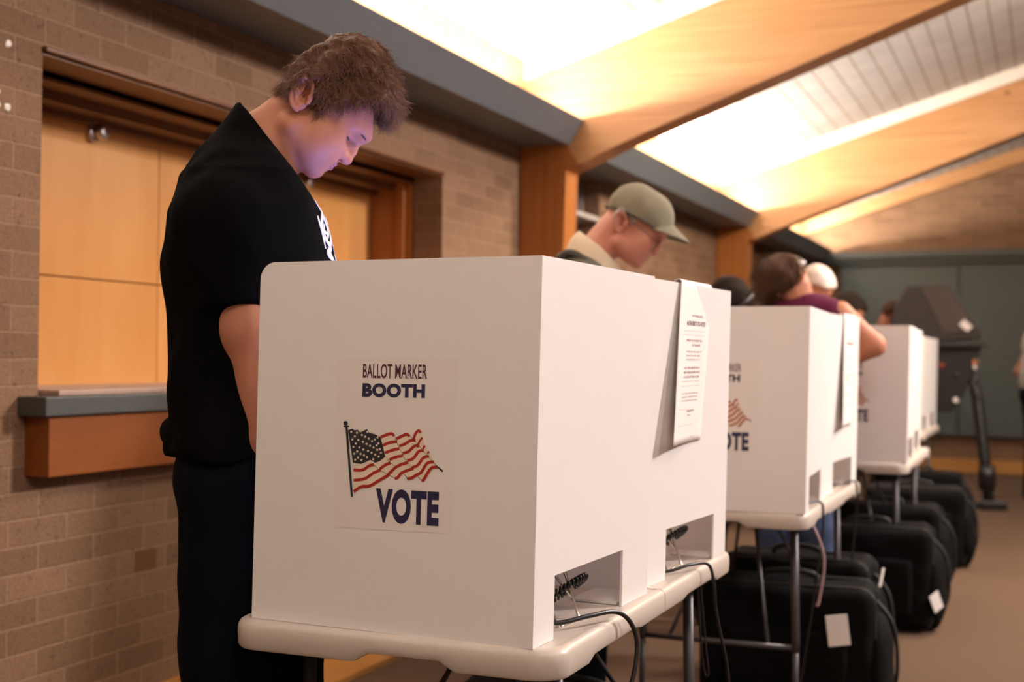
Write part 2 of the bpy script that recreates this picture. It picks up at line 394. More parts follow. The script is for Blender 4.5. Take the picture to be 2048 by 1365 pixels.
def head_sdf(p, fat=0., lids=True):
    a, b, s = p; t = np.abs(s); q = [a, b, t]
    d = ell(p, (.012, .058, 0), (.088, .078, .073))
    d = smin(d, ell(p, (.055, .062, 0), (.066, .056, .060)), .03)                 # forehead
    d = smin(d, ell(p, (.050, .0, 0), (.063, .070, .056+fat)), .02)               # midface
    d = smin(d, ell(q, (.080, .004, .036), (.027, .022, .024)), .02)              # cheekbones
    d = smin(d, ell(q, (.068, -.030, .028), (.040, .040, .034+fat)), .03)         # cheeks
    d = smin(d, caps(q, (.098, -.054, .008), (.022, -.046, .048+fat), .017, .020), .022)  # mandible
    d = smin(d, ell(p, (.100, -.054, 0), (.0185, .0165, .022)), .012)             # chin
    d = smin(d, ell(p, (.102, -.026, 0), (.0165, .020, .027)), .014)              # muzzle
    d = smin(d, caps(q, (.109, .056, .010), (.094, .053, .040), .011, .010), .014)        # brow ridge
    d = sub(d, ell(q, (.112, .030, .034), (.0200, .0125, .0190)), .012)           # eye sockets
    # nose
    d = smin(d, chain(p, [(.106, .042, 0), (.1185, .020, 0), (.1215, .004, 0)], [.0085, .0085, .0112], .006), .010)
    d = smin(d, ell(p, (.1215, .003, 0), (.0125, .0105, .0125)), .006)
    d = smin(d, ell(q, (.1105, .0015, .0135), (.0105, .0085, .0070)), .006)
    d = sub(d, ell(q, (.1165, -.0095, .0072), (.0062, .0040, .0034)), .003)
    d = sub(d, ell(q, (.1010, .0030, .0225), (.007, .0085, .0035)), .005)
    # lips
    d = smin(d, ell(p, (.1085, -.0185, 0), (.0130, .0058, .0225)), .004)
    d = smin(d, ell(p, (.1085, -.0300, 0), (.0140, .0065, .0200)), .004)
    d = sub(d, caps(q, (.1245, -.0238, 0), (.1040, -.0258, .0265), .0019, .0016), .0025)
    d = sub(d, ell(p, (.1300, -.0415, 0), (.011, .006, .022)), .006)
    # eye lids : a thin shell round the eyeball
    if lids:
        e = ell(q, (.0875, .0300, .0325), (.0142, .0142, .0142))
        lid = smax(e, np.where(True, -(b-.0245-.25*(.100-a)), 0), .001)          # upper lid reaches low (gaze down)
        low = smax(e, (b-.0205), .001)
        d = smin(d, lid, .004); d = smin(d, low, .004)
    # temples
    d = sub(d, ell(q, (.062, .045, .083), (.03, .026, .014)), .02)
    # ear
    a1, b1 = a+.0085, b-.002; ea = a1*.83+b1*.56; eb = b1*.83-a1*.56
    disc = ell([ea, eb, t-.078-.30*(-ea)], (0, 0, 0), (.0180, .0310, .0070))
    rim = np.sqrt((np.sqrt((ea/.0172)**2+(eb/.0295)**2)-1)**2*.0172**2*1.2+(t-.0865-.30*(-ea))**2)-.0040
    rim = np.where((eb < -.016) & (ea > .004), rim+.004, rim)
    disc = smin(disc, rim, .003)
    disc = sub(disc, ell([ea, eb, t-.090-.30*(-ea)], (.0035, -.001, .002), (.0100, .0185, .0190)), .002)
    disc = sub(disc, ell([ea, eb, t-.090-.30*(-ea)], (-.004, .012, .002), (.0085, .0115, .0150)), .002)
    disc = smin(disc, ell([ea, eb, t-.0800], (.0145, -.004, 0), (.0045, .0065, .006)), .003)
    disc = smin(disc, ell([ea, eb, t-.0795], (-.0010, .008, 0), (.0022, .0080, .004)), .003)
    d = smin(d, disc, .005)
    return d
HAIRLINE = [(-.052, -.030), (-.0313, -.015), (-.0268, -.0017), (-.033, .0118), (-.0264, .0308), (-.006, .0330), (.0104, .0129), (.0262, .002),
            (.0313, .015), (.0408, .0372), (.0592, .0479), (.0627, .0748), (.0811, .0897), (.112, .097), (.20, .095), (.17, .22), (0, .25), (-.14, .12), (-.10, -.04)]
def hand_sdf(p, W, d, side, curl=.5, k=1.0, spread=.2):
    """W wrist, d unit pointing direction, side unit vector (thumb side)."""
    W = np.array(W, float); d = np.array(d, float); d /= np.linalg.norm(d); side = np.array(side, float); side -= d*side.dot(d); side /= np.linalg.norm(side)
    nrm = np.cross(d, side)
    def pt(x, y, z): return tuple(W+k*(d*x+side*y+nrm*z))
    f = chain(p, [pt(0, 0, 0), pt(.03, .004, 0), pt(.075, .008, 0)], [.024*k, .025*k, .018*k], .02)
    f = smin(f, chain(p, [pt(.03, -.012, 0), pt(.078, -.026, 0)], [.019*k, .014*k], .01), .015)
    f = smin(f, chain(p, [pt(.03, .012, 0), pt(.080, .026, 0)], [.018*k, .014*k], .01), .015)
    for i, (y, l) in enumerate(((.030, .072), (.010, .080), (-.010, .074), (-.029, .058))):
        x0, z0 = .084-(.004*i if i > 1 else 0), 0; an = 0; P = [pt(x0, y, 0)]
        for j, fr in enumerate((.45, .30, .25)):
            an += curl*(.55 if j == 0 else .75); x0 += l*fr*math.cos(an); z0 += l*fr*math.sin(an)
            P.append(pt(x0, y*(1+spread*(x0-.08)/.08), z0))
        f = smin(f, chain(p, P, [.0092*k, .0086*k, .0078*k, .0068*k], .004), .006)
    f = smin(f, chain(p, [pt(.018, .016, .004), pt(.045, .042, .014), pt(.070, .052, .022), pt(.092, .052, .028)], [.014*k, .0115*k, .0098*k, .008*k], .006), .010)
    return f
def sdf_obj(name, fn, lo, hi, h, m, parent, **kw):
    V, Fq = snet(fn, lo, hi, h)
    return new_obj(name, V, Fq, m, parent, smooth=True, **kw)
def join_np(parts):
    V = []; Fq = []; o = 0
    for v, f in parts: V.append(v); Fq.append(f+o); o += len(v)
    return np.concatenate(V), np.concatenate(Fq)

# ================================================================== THE ROOM
XL, XR, YB, YE, XRIDGE = -2.61, 9.4, -4.0, 15.0, 3.4
def zc(x): return 2.772+.31*(x+2.6) if x < XRIDGE else 2.772+.31*(2*XRIDGE-x+2.6)
struct(box('floor', (-3.2, YB-.2, -.1), (XR+.2, YE+.3, 0), CARPET))
struct(boxes('wall_left', [((XL-.15, YB, 0), (XL, 2.857, 2.9)), ((XL-.15, 2.857, 0), (XL, 5.465, 1.05)), ((XL-.15, 2.857, 2.06), (XL, 5.465, 2.9)),
    ((XL-.15, 5.465, 0), (XL, 6.68, 2.9)), ((XL-.15, 6.68, 2.32), (XL, 7.75, 2.9)), ((XL-.15, 7.75, 0), (XL, YE+.2, 2.9)),
    ((XL-.50, 2.5, -.02), (XL-.46, 7.9, 2.6))], BRICK))
struct(prism('wall_back', [(XL-.2, 0), (XR, 0), (XR, zc(XR)+.05), (XRIDGE, zc(XRIDGE)+.05), (XL-.2, zc(XL)+.05)], 'Y', YB-.2, YB, WHITEP))
struct(prism('wall_far', [(XL-.2, 0), (XR, 0), (XR, zc(XR)+.05), (XRIDGE, zc(XRIDGE)+.05), (XL-.2, zc(XL)+.05)], 'Y', YE, YE+.2, BRICK))
struct(box('wall_right', (XR, YB, 0), (XR+.2, YE, 2.9), WHITEP))
struct(prism('ceiling', [(XL-.2, zc(XL-.2)), (XRIDGE, zc(XRIDGE)), (XR+.2, zc(XR+.2)), (XR+.2, zc(XR+.2)+.2), (XRIDGE, zc(XRIDGE)+.2), (XL-.2, zc(XL-.2)+.2)], 'Y', YB-.2, YE+.2, CEIL))
# trims
struct(prism('trim_1', [(XL, zc(XL)-.15), (XRIDGE, zc(XRIDGE)-.15), (XRIDGE, zc(XRIDGE)+.01), (XL, zc(XL)+.01)], 'Y', YE-.12, YE+.01, BEAMW))
struct(box('trim_2', (XL-.005, YB, 2.50), (XL+.035, YE, 2.77), BEAMW))
struct(box('baseboard_left', (XL-.005, YB, 0), (XL+.022, 6.38, .155), BASEW))
struct(box('trim_3', (XL+.022, YB, 0), (XL+.23, 6.38, .02), BASEW))
struct(box('baseboard_far', (XL, YE-.03, 0), (XR, YE+.005, .14), BASEW))
# a half brick of darker orange clay set in the wall
struct(lab(box('trim_4', (XL-.01, 3.289, .5245), (XL+.0015, 3.388, .5885), mat('orange_clay', (.13, .052, .014), .85, var=.2, vscale=90, bump=.5, bscale=170)), 'small darker orange half brick in the wall'))

# --- pass-through opening in the side wall
bm = bmesh.new()
y0, y1 = 2.857, 5.465
add_box(bm, (-2.615, y0, 2.048), (-2.595, y1+.005, 2.064), .004)          # bead on the brick edge
add_box(bm, (-2.76, y0, 2.040), (-2.612, y1, 2.062))
add_box(bm, (-2.86, y0, 2.015), (-2.76, y1, 2.062)); add_box(bm, (-2.79, y0, 2.022), (-2.76, y1, 2.045), .003)
add_box(bm, (-3.02, y0, 1.985), (-2.86, y1, 2.062)); add_box(bm, (-3.02, y0, 1.965), (-2.945, y1, 1.99))
struct(bm_obj('trim_5', bm, DARKW))
bm = bmesh.new()
add_box(bm, (-3.02, y1-.012, 1.05), (-2.765, y1+.03, 2.05)); add_box(bm, (-2.835, y1-.035, 1.05), (-2.795, y1, 2.04), .003)
add_box(bm, (-3.02, y0-.03, 1.05), (-2.765, y0+.012, 2.05))
struct(bm_obj('trim_6', bm, POSTW))
def cab_door(ya, yb, knob_y, label, z0=1.09, z1=1.976, ks=.0):
    t = empty('cabinet_door', (-2.98, (ya+yb)/2, z0)); hw = (yb-ya)/2-.002; H = z1-z0
    bm = bmesh.new(); add_box(bm, (-.02, -hw, .364), (0, hw, H), .002); bm_obj('upper_panel', bm, MAPLE, t)
    bm = bmesh.new(); add_box(bm, (-.02, -hw, 0), (0, hw, .360), .002); bm_obj('lower_panel', bm, MAPLE, t)
    if knob_y is not None:
        mt = Matrix.Translation((0, knob_y-(ya+yb)/2, 1.945-z0)) @ Matrix.Rotation(PI/2, 4, 'Y')
        lathe('knob', [(.0, 0), (.031, 0), (.031, .006), (.026, .012), (.012, .014), (.011, .020), (.022, .026), (.026, .038), (.024, .050), (.012, .054), (0, .054)], STEEL, t, 28, mt)
        bm = bmesh.new(); add_box(bm, (.0542, knob_y-(ya+yb)/2-.0012, 1.945-z0-.009), (.0548, knob_y-(ya+yb)/2+.0012, 1.945-z0+.009)); bm_obj('keyhole', bm, BLACKP, t)
    return tag(t, label, 'cabinet door', 'cabinet doors in the wall opening')
cab_door(2.87, 3.86, 3.505, 'light maple cabinet door with a steel knob at the left end of the wall opening')
cab_door(3.86, 4.66, None, 'light maple cabinet door in the middle of the wall opening behind the man')
cab_door(4.66, 5.45, 4.83, 'light maple cabinet door at the right end of the wall opening')
t = empty('serving_counter', (-2.76, 4.16, .86)); hl = 1.33
lab(box('worktop_surface', (-.24, -hl+.04, .222), (.215, hl-.04, .238), LAMI, t, .003), 'worn pinkish laminate surface')
lab(box('counter_edge', (-.24, -hl-.05, .168), (.25, hl+.05, .222), TEALC, t, .004), 'blue grey front edge')
lab(box('apron', (.145, -hl-.02, 0), (.235, hl+.02, .168), APRON, t, .003), 'orange stained wooden apron')
tag(t, 'blue grey serving counter ledge with wooden apron under the wall opening', 'counter')
# door in the next bay, beyond the first post
t = box('door_1', (-2.80, 6.70, 0), (-2.76, 7.73, 2.055), GREYD); struct(t)
bm = bmesh.new(); add_box(bm, (-2.80, 6.68, 2.055), (-2.60, 7.77, 2.085), .003)
struct(bm_obj('trim_7', bm, LGREY))
bm = bmesh.new(); add_box(bm, (-2.78, 6.68, 2.085), (-2.74, 7.75, 2.33))
for k in range(12): add_box(bm, (-2.745, 6.70+k*.088, 2.09), (-2.70, 6.74+k*.088, 2.325), .004)
struct(bm_obj('trim_8', bm, GREYD))
# white marks on the brick by the opening
for yy, zz, sc, lb in ((2.668, 2.055, 1, 'left white plaster daub of the upper pair on the brick'), (2.727, 2.04, 1.2, 'right white plaster daub of the upper pair on the brick'),
        (2.69, 1.902, .7, 'topmost tiny white plaster daub of the lower cluster on the brick'), (2.726, 1.868, 1.15, 'right white plaster daub of the lower cluster on the brick'), (2.692, 1.868, .9, 'left white plaster daub of the lower cluster on the brick')):
    bm = bmesh.new(); r = bmesh.ops.create_icosphere(bm, subdivisions=2, radius=.011*sc, matrix=Matrix.Translation((XL+.001, yy, zz)) @ Matrix.Rotation(.6, 4, 'X') @ Matrix.Diagonal((.25, 1, .7, 1)))
    for v in r['verts']: v.co += Vector((0, random.uniform(-.003, .003), random.uniform(-.003, .003)))
    tag(bm_obj('plaster_daub', bm, WHITEP), lb, 'plaster mark', 'plaster daubs on the brick')

# --- glulam frames
def frame(y, label):
    t = empty('timber_frame', (0, y, 0)); th = .19
    xs = [-2.605, -1.5, 0, 1.7, XRIDGE]
    up_ = lambda x: 2.668+.31*(x+2.6)
    lo_ = lambda x: 2.235+.365*(x+2.26)
    x0 = -2.35
    # haunch mitre from the outer top to the inner corner
    rf = [(-2.27, 2.215), (-2.0, lo_(-2.0)), (0, lo_(0)), (XRIDGE, lo_(XRIDGE)), (XRIDGE, up_(XRIDGE)), (0, up_(0)), (-2.59, up_(-2.59)), (-2.59, 2.50), (-2.345, 2.33)]
    prism('rafter', rf, 'Y', 0, th, BEAMW, t, .004)
    co = [(-2.605, 0), (-2.40, 0), (-2.345, 2.19), (-2.27, 2.215), (-2.345, 2.33), (-2.59, 2.50), (-2.605, 2.50)]
    prism('post', co, 'Y', .0005, th-.0005, POSTW, t, .004)
    prism('nailer_strip', [(-2.6, up_(-2.6)+.001), (XRIDGE, up_(XRIDGE)+.001), (XRIDGE, zc(XRIDGE)), (-2.6, zc(-2.6))], 'Y', -.012, th+.012, WHITEP, t)
    return tag(t, label, 'timber frame', 'laminated timber frames carrying the ceiling')
frame(1.95, 'laminated timber frame overhead nearest the camera, above the man in black')
frame(6.40, 'laminated timber post and rafter behind the man in the grey green cap')
frame(10.85, 'laminated timber post and rafter beyond the second one, above the woman in plum')
def cove(y0, y1, label):
    t = empty('light_cove', (0, y0, 0)); Ln = y1-y0
    lab(prism('soffit_board', [(-2.607, 2.325), (-2.345, 2.325), (-2.335, 2.345), (-2.607, 2.345)], 'Y', 0, Ln, GREYP, t), 'dark underside board')
    prism('fascia', [(-2.345, 2.318), (-2.325, 2.318), (-2.240, 2.445), (-2.262, 2.452)], 'Y', 0, Ln, GREYP, t, .003)
    V, Fc = tube_data([(-2.50, .2, 2.385), (-2.50, Ln-.2, 2.385)], .013, 10)
    new_obj('lamp_tube', [tuple(v) for v in V], Fc, LAMPM, t, True)
    return tag(t, label, 'light cove', 'blue grey lighting coves between the posts')
cove(-3.9, 1.949, 'blue grey lighting cove along the brick wall nearest the camera')
cove(2.141, 6.399, 'blue grey lighting cove above the wall opening')
cove(6.591, 10.849, 'blue grey lighting cove between the two timber posts')
cove(11.041, 14.88, 'blue grey lighting cove between the far post and the teal cupboards')
# --- teal folding cupboards on the far wall
xc = [-2.16, -.896, .40, 1.70]
for i in range(3):
    t = empty('cupboard', ((xc[i]+xc[i+1])/2, YE-.05, .40)); hw = (xc[i+1]-xc[i])/2-.006
    box('door_panel', (-hw, -.05, 0), (hw, .04, 1.87), TEAL, t, .004)
    box('door_edge', (hw-.02, -.062, 0), (hw, -.049, 1.87), TEAL, t, .003)
    nm = ['behind the voting machine', 'right of the voting machine', 'just outside the right edge'][i]
    tag(t, 'tall dark teal cupboard door on the far wall, '+nm, 'cupboard', 'dark teal cupboards along the far wall')
box_t = empty('cupboard_cornice', (1.7, YE-.05, 2.275))
box('cornice_board', (-4.35, -.16, 0.06), (4.0, .04, .14), TEAL, box_t, .006); box('cornice_soffit', (-4.32, -.10, 0), (4.0, .04, .06), TEAL, box_t, .004)
tag(box_t, 'dark teal cornice running along the top of the cupboards', 'cornice')

# ================================================================== TABLES
def make_table():
    t = empty('folding_table', (0, 0, 0)); hw, hl, zt = .307, .606, .745
    for sgn in (-1, 1):
        # outline of one half (rounded outer corners)
        r = .055; pts = []
        for cx, a0 in ((hw-r, 0), (-(hw-r), PI/2)):
            for k in range(17):
                a = a0+PI/2*k/16; pts.append((cx+r*math.cos(a), hl-r+r*math.sin(a)))
        pts = [(hw, .0015)]+[(hw, .15), (hw, .19), (hw, .42), (hw, .45)]+pts+[(-hw, .45), (-hw, .42), (-hw, .19), (-hw, .15), (-hw, .0015)]
        # add short-side points for the notch
        q = []
        for p in pts:
            if q and abs(q[-1][1]-hl) < 1e-6 and abs(p[1]-hl) < 1e-6 and abs(p[0]-q[-1][0]) > .2:
                for xx in (.13, .10, -.03, -.06): q.append((xx, hl))
            q.append(p)
        pts = [(x, y*sgn) for x, y in q]
        def ins(p, d):
            x, y = p; c = Vector((0, .3*sgn)); v = Vector((x, y)); k = Vector((max(-1, min(1, x/hw)), 0)); 
            nx = x*(hw-d)/hw; yy = abs(y); ny = (yy if yy < .5 else yy-d*(yy-.5)/(hl-.5))*sgn
            return (nx, ny)
        def low(p):
            x, y = p; y = abs(y)
            if abs(y-hl) < 1e-3 and -.045 < x < .115: return .016
            if abs(abs(x)-hw) < 1e-3 and .17 < y < .44: return .010
            if abs(abs(x)-hw) < 1e-3 and y < .16: return .004
            return 0
        rings = [(.030, zt), (.020, zt), (.016, zt+.0012), (.010, zt+.0008), (.004, zt-.003), (.0008, zt-.010), (0, zt-.020), (.001, zt-.043), (.004, zt-.048), (.016, zt-.048), (.018, zt-.030)]
        bm = bmesh.new(); R_ = []
        for d, z in rings:
            R_.append([bm.verts.new((*ins(p, d), z+(low(p) if z < zt-.04 else 0))) for p in pts])
        n = len(pts)
        for i in range(len(R_)-1):
            for k in range(n):
                bm.faces.new((R_[i][k], R_[i][(k+1) % n], R_[i+1][(k+1) % n], R_[i+1][k]))
        bm.faces.new(R_[0]); bm.faces.new(R_[-1][::-1])
        o = bm_obj('tabletop', bm, TPLAS, t)
        for p in o.data.polygons: p.use_smooth = True
        o.data.set_sharp_from_angle(angle=.75)
    for sgn in (-1, 1):
        yl = sgn*.435
        for sx in (-1, 1):
            tubes('leg', [[(sx*.238, yl, .70), (sx*.245, yl, .34), (sx*.245, yl, .30)]], .0125, TUBE, t, 12)
            tubes('leg_extension', [[(sx*.245, yl, .33), (sx*.247, yl, .012)]], .0098, TUBE, t, 12)
            lathe('foot_cap', [(0, .0), (.015, .0), (.015, .02), (.0125, .03), (0, .03)], BLACKP, t, 14, Matrix.Translation((sx*.247, yl, 0)))
        tubes('cross_bar', [[(-.24, yl, .31), (.24, yl, .31)]], .009, TUBE, t)
        tubes('top_bar', [[(-.26, yl, .700), (.26, yl, .700)]], .012, TUBE, t)
        for sx in (-1, 1): tubes('brace', [[(sx*.04, yl-sgn*.34, .70), (sx*.16, yl, .31)]], .006, TUBE, t)
    for sx in (-1, 1): box('side_rail', (sx*.27-.012, -.57, .702), (sx*.27+.012, .57, .722), TUBE, t, .003)
    return t
TPOS = [(-1.003, 2.498), (-.962, 4.50), (-.882, 6.64), (-1.03, 9.30)]
TLAB = ['white plastic folding table at the front with dark metal legs, carrying the nearest booths',
        'white plastic folding table second in the row, over two black cases',
        'white plastic folding table third in the row, blurred behind the second',
        'white plastic folding table farthest back in the row by the voting machine']
tab0 = make_table(); tables = []
for i, p in enumerate(TPOS):
    o = tab0 if i == 0 else copy_tree(tab0)
    o.location = (*p, 0); tag(o, TLAB[i], 'table', 'folding tables in a row'); tables.append(o)

# ================================================================== BOOTHS
BW, BL, BH, BT = .535, .545, .618, .005
def font_mesh(txt, bold=.02, sp=1.0):
    cu = bpy.data.curves.new('f', 'FONT'); cu.body = txt; cu.offset = bold; cu.space_character = sp; cu.resolution_u = 4
    o = bpy.data.objects.new('f', cu); COL.objects.link(o); dg = bpy.context.evaluated_depsgraph_get(); dg.update()
    me = o.evaluated_get(dg).to_mesh(); V = np.array([v.co[:] for v in me.vertices]); Fq = [list(p.vertices) for p in me.polygons]
    bpy.data.objects.remove(o); bpy.data.curves.remove(cu)
    V[:, :2] -= V[:, :2].min(0); V[:, :2] /= V[:, :2].max(0)
    return V[:, :2], Fq
def sx_(z): return .017*z           # the panels lean slightly
def text_on(parts, txt, x0, x1, z0, z1, mi, bold=.02, sp=1., fn=None):
    V, Fq = font_mesh(txt, bold, sp)
    parts.append(([(x0+(x1-x0)*a, z0+(z1-z0)*b) for a, b in V], Fq, mi))
def flat_obj(name, parts, mats, parent, yoff=-.0006, layer=.00012, shear=True):
    V = []; Fc = []; mi = []
    for k, (pts, fs, m_) in enumerate(parts):
        o = len(V)
        for p in pts: V.append((p[0]+(sx_(p[1]) if shear else 0), yoff-layer*(p[2] if len(p) > 2 else 0), p[1]))
        for f in fs: Fc.append([i+o for i in f]); mi.append(m_)
    return new_obj(name, V, Fc, None, parent, mats=mats, midx=mi)
def make_prints(panel):
    pr0 = set(bpy.data.objects)
    flat_obj('decal', [([(-.361, .168), (-.135, .172), (-.133, .455), (-.361, .453)], [[0, 1, 2, 3]], 0)], [DECAL], panel, -.0003)
    P = []; P2 = []; P3 = []
    text_on(P, 'BALLOT MARKER', -.310, -.188, .4205, .4445, 1, .012, 1.0)
    text_on(P2, 'BOOTH', -.310, -.191, .389, .412, 0, .055, 1.08)
    text_on(P3, 'VOTE', -.279, -.160, .1815, .2385, 0, .05, 1.08)
    for p_ in (P, P2, P3): flat_obj('lettering', p_, [NAVY, MAROON], panel, -.0008)
    # flag, in sheet units (1335 x 1365), red 0 cream 1 navy 2 dark 3
    TL, TR, BL_, BR = (-.353, .355), (-.146, .360), (-.351, .163), (-.144, .176)
    def T(x, y, l=0):
        u, v = x/1335, y/1365
        X = (1-v)*((1-u)*TL[0]+u*TR[0])+v*((1-u)*BL_[0]+u*BR[0]); Z = (1-v)*((1-u)*TL[1]+u*TR[1])+v*((1-u)*BL_[1]+u*BR[1])
        return (X, Z, l)
    F = []
    def poly(pts, m_, l): F.append(([T(x, y, l) for x, y in pts], [list(range(len(pts)))], m_))
    def ribbon(pts, w, m_, l, w1=None):
        c = [Vector((p[0], p[1], 0)) for p in pts]
        c = smooth_path(c, 5) if len(c) > 2 else c
        V = []; n = len(c)
        for i, p in enumerate(c):
            tt = c[min(i+1, n-1)]-c[max(i-1, 0)]; tt.normalize(); q = Vector((-tt.y, tt.x, 0)); ww = (w+((w1 if w1 is not None else w)-w)*i/(n-1))/2
            V += [T(*(p+q*ww).xy, l), T(*(p-q*ww).xy, l)]
        F.append((V, [[2*i, 2*i+1, 2*i+3, 2*i+2] for i in range(n-1)], m_))
    poly([(120, 165), (180, 560), (190, 925), (280, 870), (400, 840), (500, 770), (640, 700), (560, 400), (510, 240), (480, 222), (350, 155)], 1, 0)
    poly([(500, 240), (640, 195), (680, 215), (840, 560), (720, 750), (640, 700), (520, 700), (540, 400)], 1, 0.2)
    poly([(690, 250), (840, 200), (870, 225), (960, 320), (1060, 420), (1000, 700), (870, 755), (820, 690), (740, 740), (700, 500)], 1, 0.4)
    poly([(905, 270), (960, 170), (985, 150), (1010, 190), (1060, 340), (1120, 450), (1220, 600), (1150, 640), (1060, 770), (1030, 775), (980, 720), (920, 700), (930, 400)], 1, 0.6)
    R = [[(185, 640), (300, 640), (380, 590), (440, 575)], [(190, 765), (330, 745), (430, 680), (525, 640)], [(192, 898), (290, 840), (390, 832), (500, 770), (625, 697)],
         [(515, 247), (600, 215), (650, 205), (682, 232)], [(545, 345), (640, 308), (722, 300)], [(575, 435), (670, 400), (745, 385)], [(630, 520), (700, 487), (790, 470)],
         [(515, 628), (580, 580), (645, 552)], [(612, 700), (700, 615), (770, 575), (860, 548)], [(700, 742), (735, 728), (780, 675), (850, 645), (925, 618)],
         [(712, 265), (780, 232), (835, 212), (868, 235)], [(748, 352), (820, 325), (880, 288), (945, 285)], [(790, 440), (860, 418), (935, 350), (990, 355)],
         [(845, 528), (920, 500), (985, 415), (1045, 408)], [(905, 610), (975, 580), (1045, 490), (1108, 475)], [(850, 742), (900, 735), (960, 698), (1020, 665), (1085, 560), (1165, 540)], [(1025, 768), (1050, 755), (1085, 690), (1145, 610), (1215, 602)]]
    for r in R: ribbon(r, 36, 0, 2)
    ribbon([(915, 275), (945, 200), (980, 165), (1002, 195)], 32, 0, 2); ribbon([(975, 335), (998, 285), (1025, 250)], 26, 0, 2)
    ribbon([(1035, 385), (1055, 345)], 26, 0, 2); ribbon([(1088, 445), (1108, 415)], 22, 0, 2); ribbon([(1215, 600), (1275, 655)], 16, 3, 2.4, 24)
    for f_ in ([(685, 215), (745, 370), (850, 555), (915, 622)], [(870, 225), (985, 345), (1100, 480), (1215, 600)], [(430, 570), (530, 650), (640, 705), (715, 750)], [(590, 490), (640, 550), (710, 600)], [(815, 690), (860, 750)], [(975, 712), (1030, 772)]):
        ribbon(f_, 5, 3, 2.6)
    poly([(108, 165), (160, 145), (190, 165), (230, 160), (260, 190), (300, 175), (345, 150), (375, 195), (440, 210), (515, 245), (540, 330), (580, 480), (520, 530), (455, 555), (395, 520), (335, 545), (280, 568), (178, 555)], 2, 2.8)
    for (x, y) in [(150, 185), (222, 195), (285, 222), (352, 185), (195, 238), (165, 275), (240, 282), (325, 242), (370, 265), (412, 295), (448, 275), (480, 248), (210, 325), (298, 305), (345, 328), (388, 350), (492, 320), (180, 365), (256, 370), (305, 395), (432, 370), (478, 398), (470, 345), (228, 418), (365, 412), (408, 434), (512, 390), (455, 458), (192, 445), (272, 448), (315, 466), (498, 480), (525, 435), (240, 492), (352, 488), (205, 518), (284, 522), (430, 512)]:
        P10 = []
        for k in range(10):
            rr = 19 if k % 2 == 0 else 9.5; a = -PI/2+k*PI/5; P10.append((x+rr*math.cos(a), y+rr*math.sin(a)))
        poly(P10, 1, 3.4)
    ribbon([(88, 120), (172, 960)], 27, 3, 4)
    poly([(75+28*math.cos(k*PI/8), 82+28*math.sin(k*PI/8)) for k in range(16)], 3, 4); ribbon([(48, 122), (120, 118)], 18, 3, 4.2)
    flat_obj('flag_print', F, [PRED, PCREAM, PDARK, PDARK], panel, -.0008)
    for o in set(bpy.data.objects)-pr0: o.location.x = -.012
def make_booth(wide_first=False, prints=True):
    t = empty('voting_booth', (0, 0, 0))
    def shear(o):
        for v in o.data.vertices: v.co.x += sx_(v.co.z)
        return o
    r = .030
    def side_poly(x0, x1, H):
        pts = [(x0, 0), (x1, 0), (x1, H)]
        for k in range(9): a = PI/2+PI/2*k/8; pts.append((x0+r+r*math.cos(a), H-r+r*math.sin(a)))
        return pts
    sp = shear(prism('side_panel', side_poly(-BW, 0, BH), 'Y', 0, BT, PANEL, t))
    if prints: make_prints(sp)
    shear(prism('side_panel', side_poly(-BW, 0, BH), 'Y', BL-BT, BL, PANEL, t))
    c0, c1 = (.082, .402) if not wide_first else (.135, .455)
    ch = .104
    pts = [(BT+.0002, 0), (c0, 0), (c0, ch), (c1, ch), (c1, 0), (BL-BT-.0002, 0), (BL-BT-.0002, BH), (BT+.0002, BH)]
    shear(prism('back_panel', pts, 'X', -BT, 0, PANEL, t))
    shear(prism('bottom_flap', [(-BW+.02, BT+.001), (-BW+.02, BL-BT-.001), (-BW+.10, BL-BT-.001), (-BW+.10, BT+.001)], 'Z', .0005, .0045, PANEL, t))
    shear(prism('bottom_flap', [(-.105, c1+.005), (-.105, BL-BT-.001), (-.012, BL-BT-.001), (-.012, c1+.005)], 'Z', .0005, .0045, PANEL, t))
    return t
bA = make_booth(False); bB = make_booth(True)
BP = [  # near right corner x, y, rotation deg, kind, label
 (-.743, 1.900, -2.6, 0, 'white voting booth nearest the camera, its whole flag print in view'),
 (-.740, 2.480, -4.2, 1, 'white voting booth on the front table with the printed notice over its back'),
 (-.663, 3.905, 3.0, 0, 'white voting booth at the near end of the second table, half its flag hidden'),
 (-.698, 4.470, -3.5, 1, 'white voting booth at the far end of the second table, paper hung on it'),
 (-.580, 6.050, 2.0, 0, 'blurred white voting booth at the near end of the third table, behind the bent elbow'),
 (-.622, 6.612, 0.0, 1, 'blurred white voting booth at the far end of the third table'),
 (-.745, 8.710, 1.0, 0, 'blurred white voting booth at the near end of the last table'),
 (-.752, 9.275, -1.0, 1, 'blurred white voting booth farthest back, beside the voting machine')]
booths = []
for i, (x, y, rz, kd, lb) in enumerate(BP):
    src = (bA, bB)[kd]; o = src if i < 2 else copy_tree(src)
    o.location = (x, y, .7455); o.rotation_euler = (0, 0, math.radians(rz)); tag(o, lb, 'voting booth', 'white voting booths on the tables'); booths.append(o)
def bpt(i, x, y, z):
    bx, by, rz = BP[i][:3]; a = math.radians(rz)
    return (bx+x*math.cos(a)-y*math.sin(a), by+x*math.sin(a)+y*math.cos(a), .7455+z)

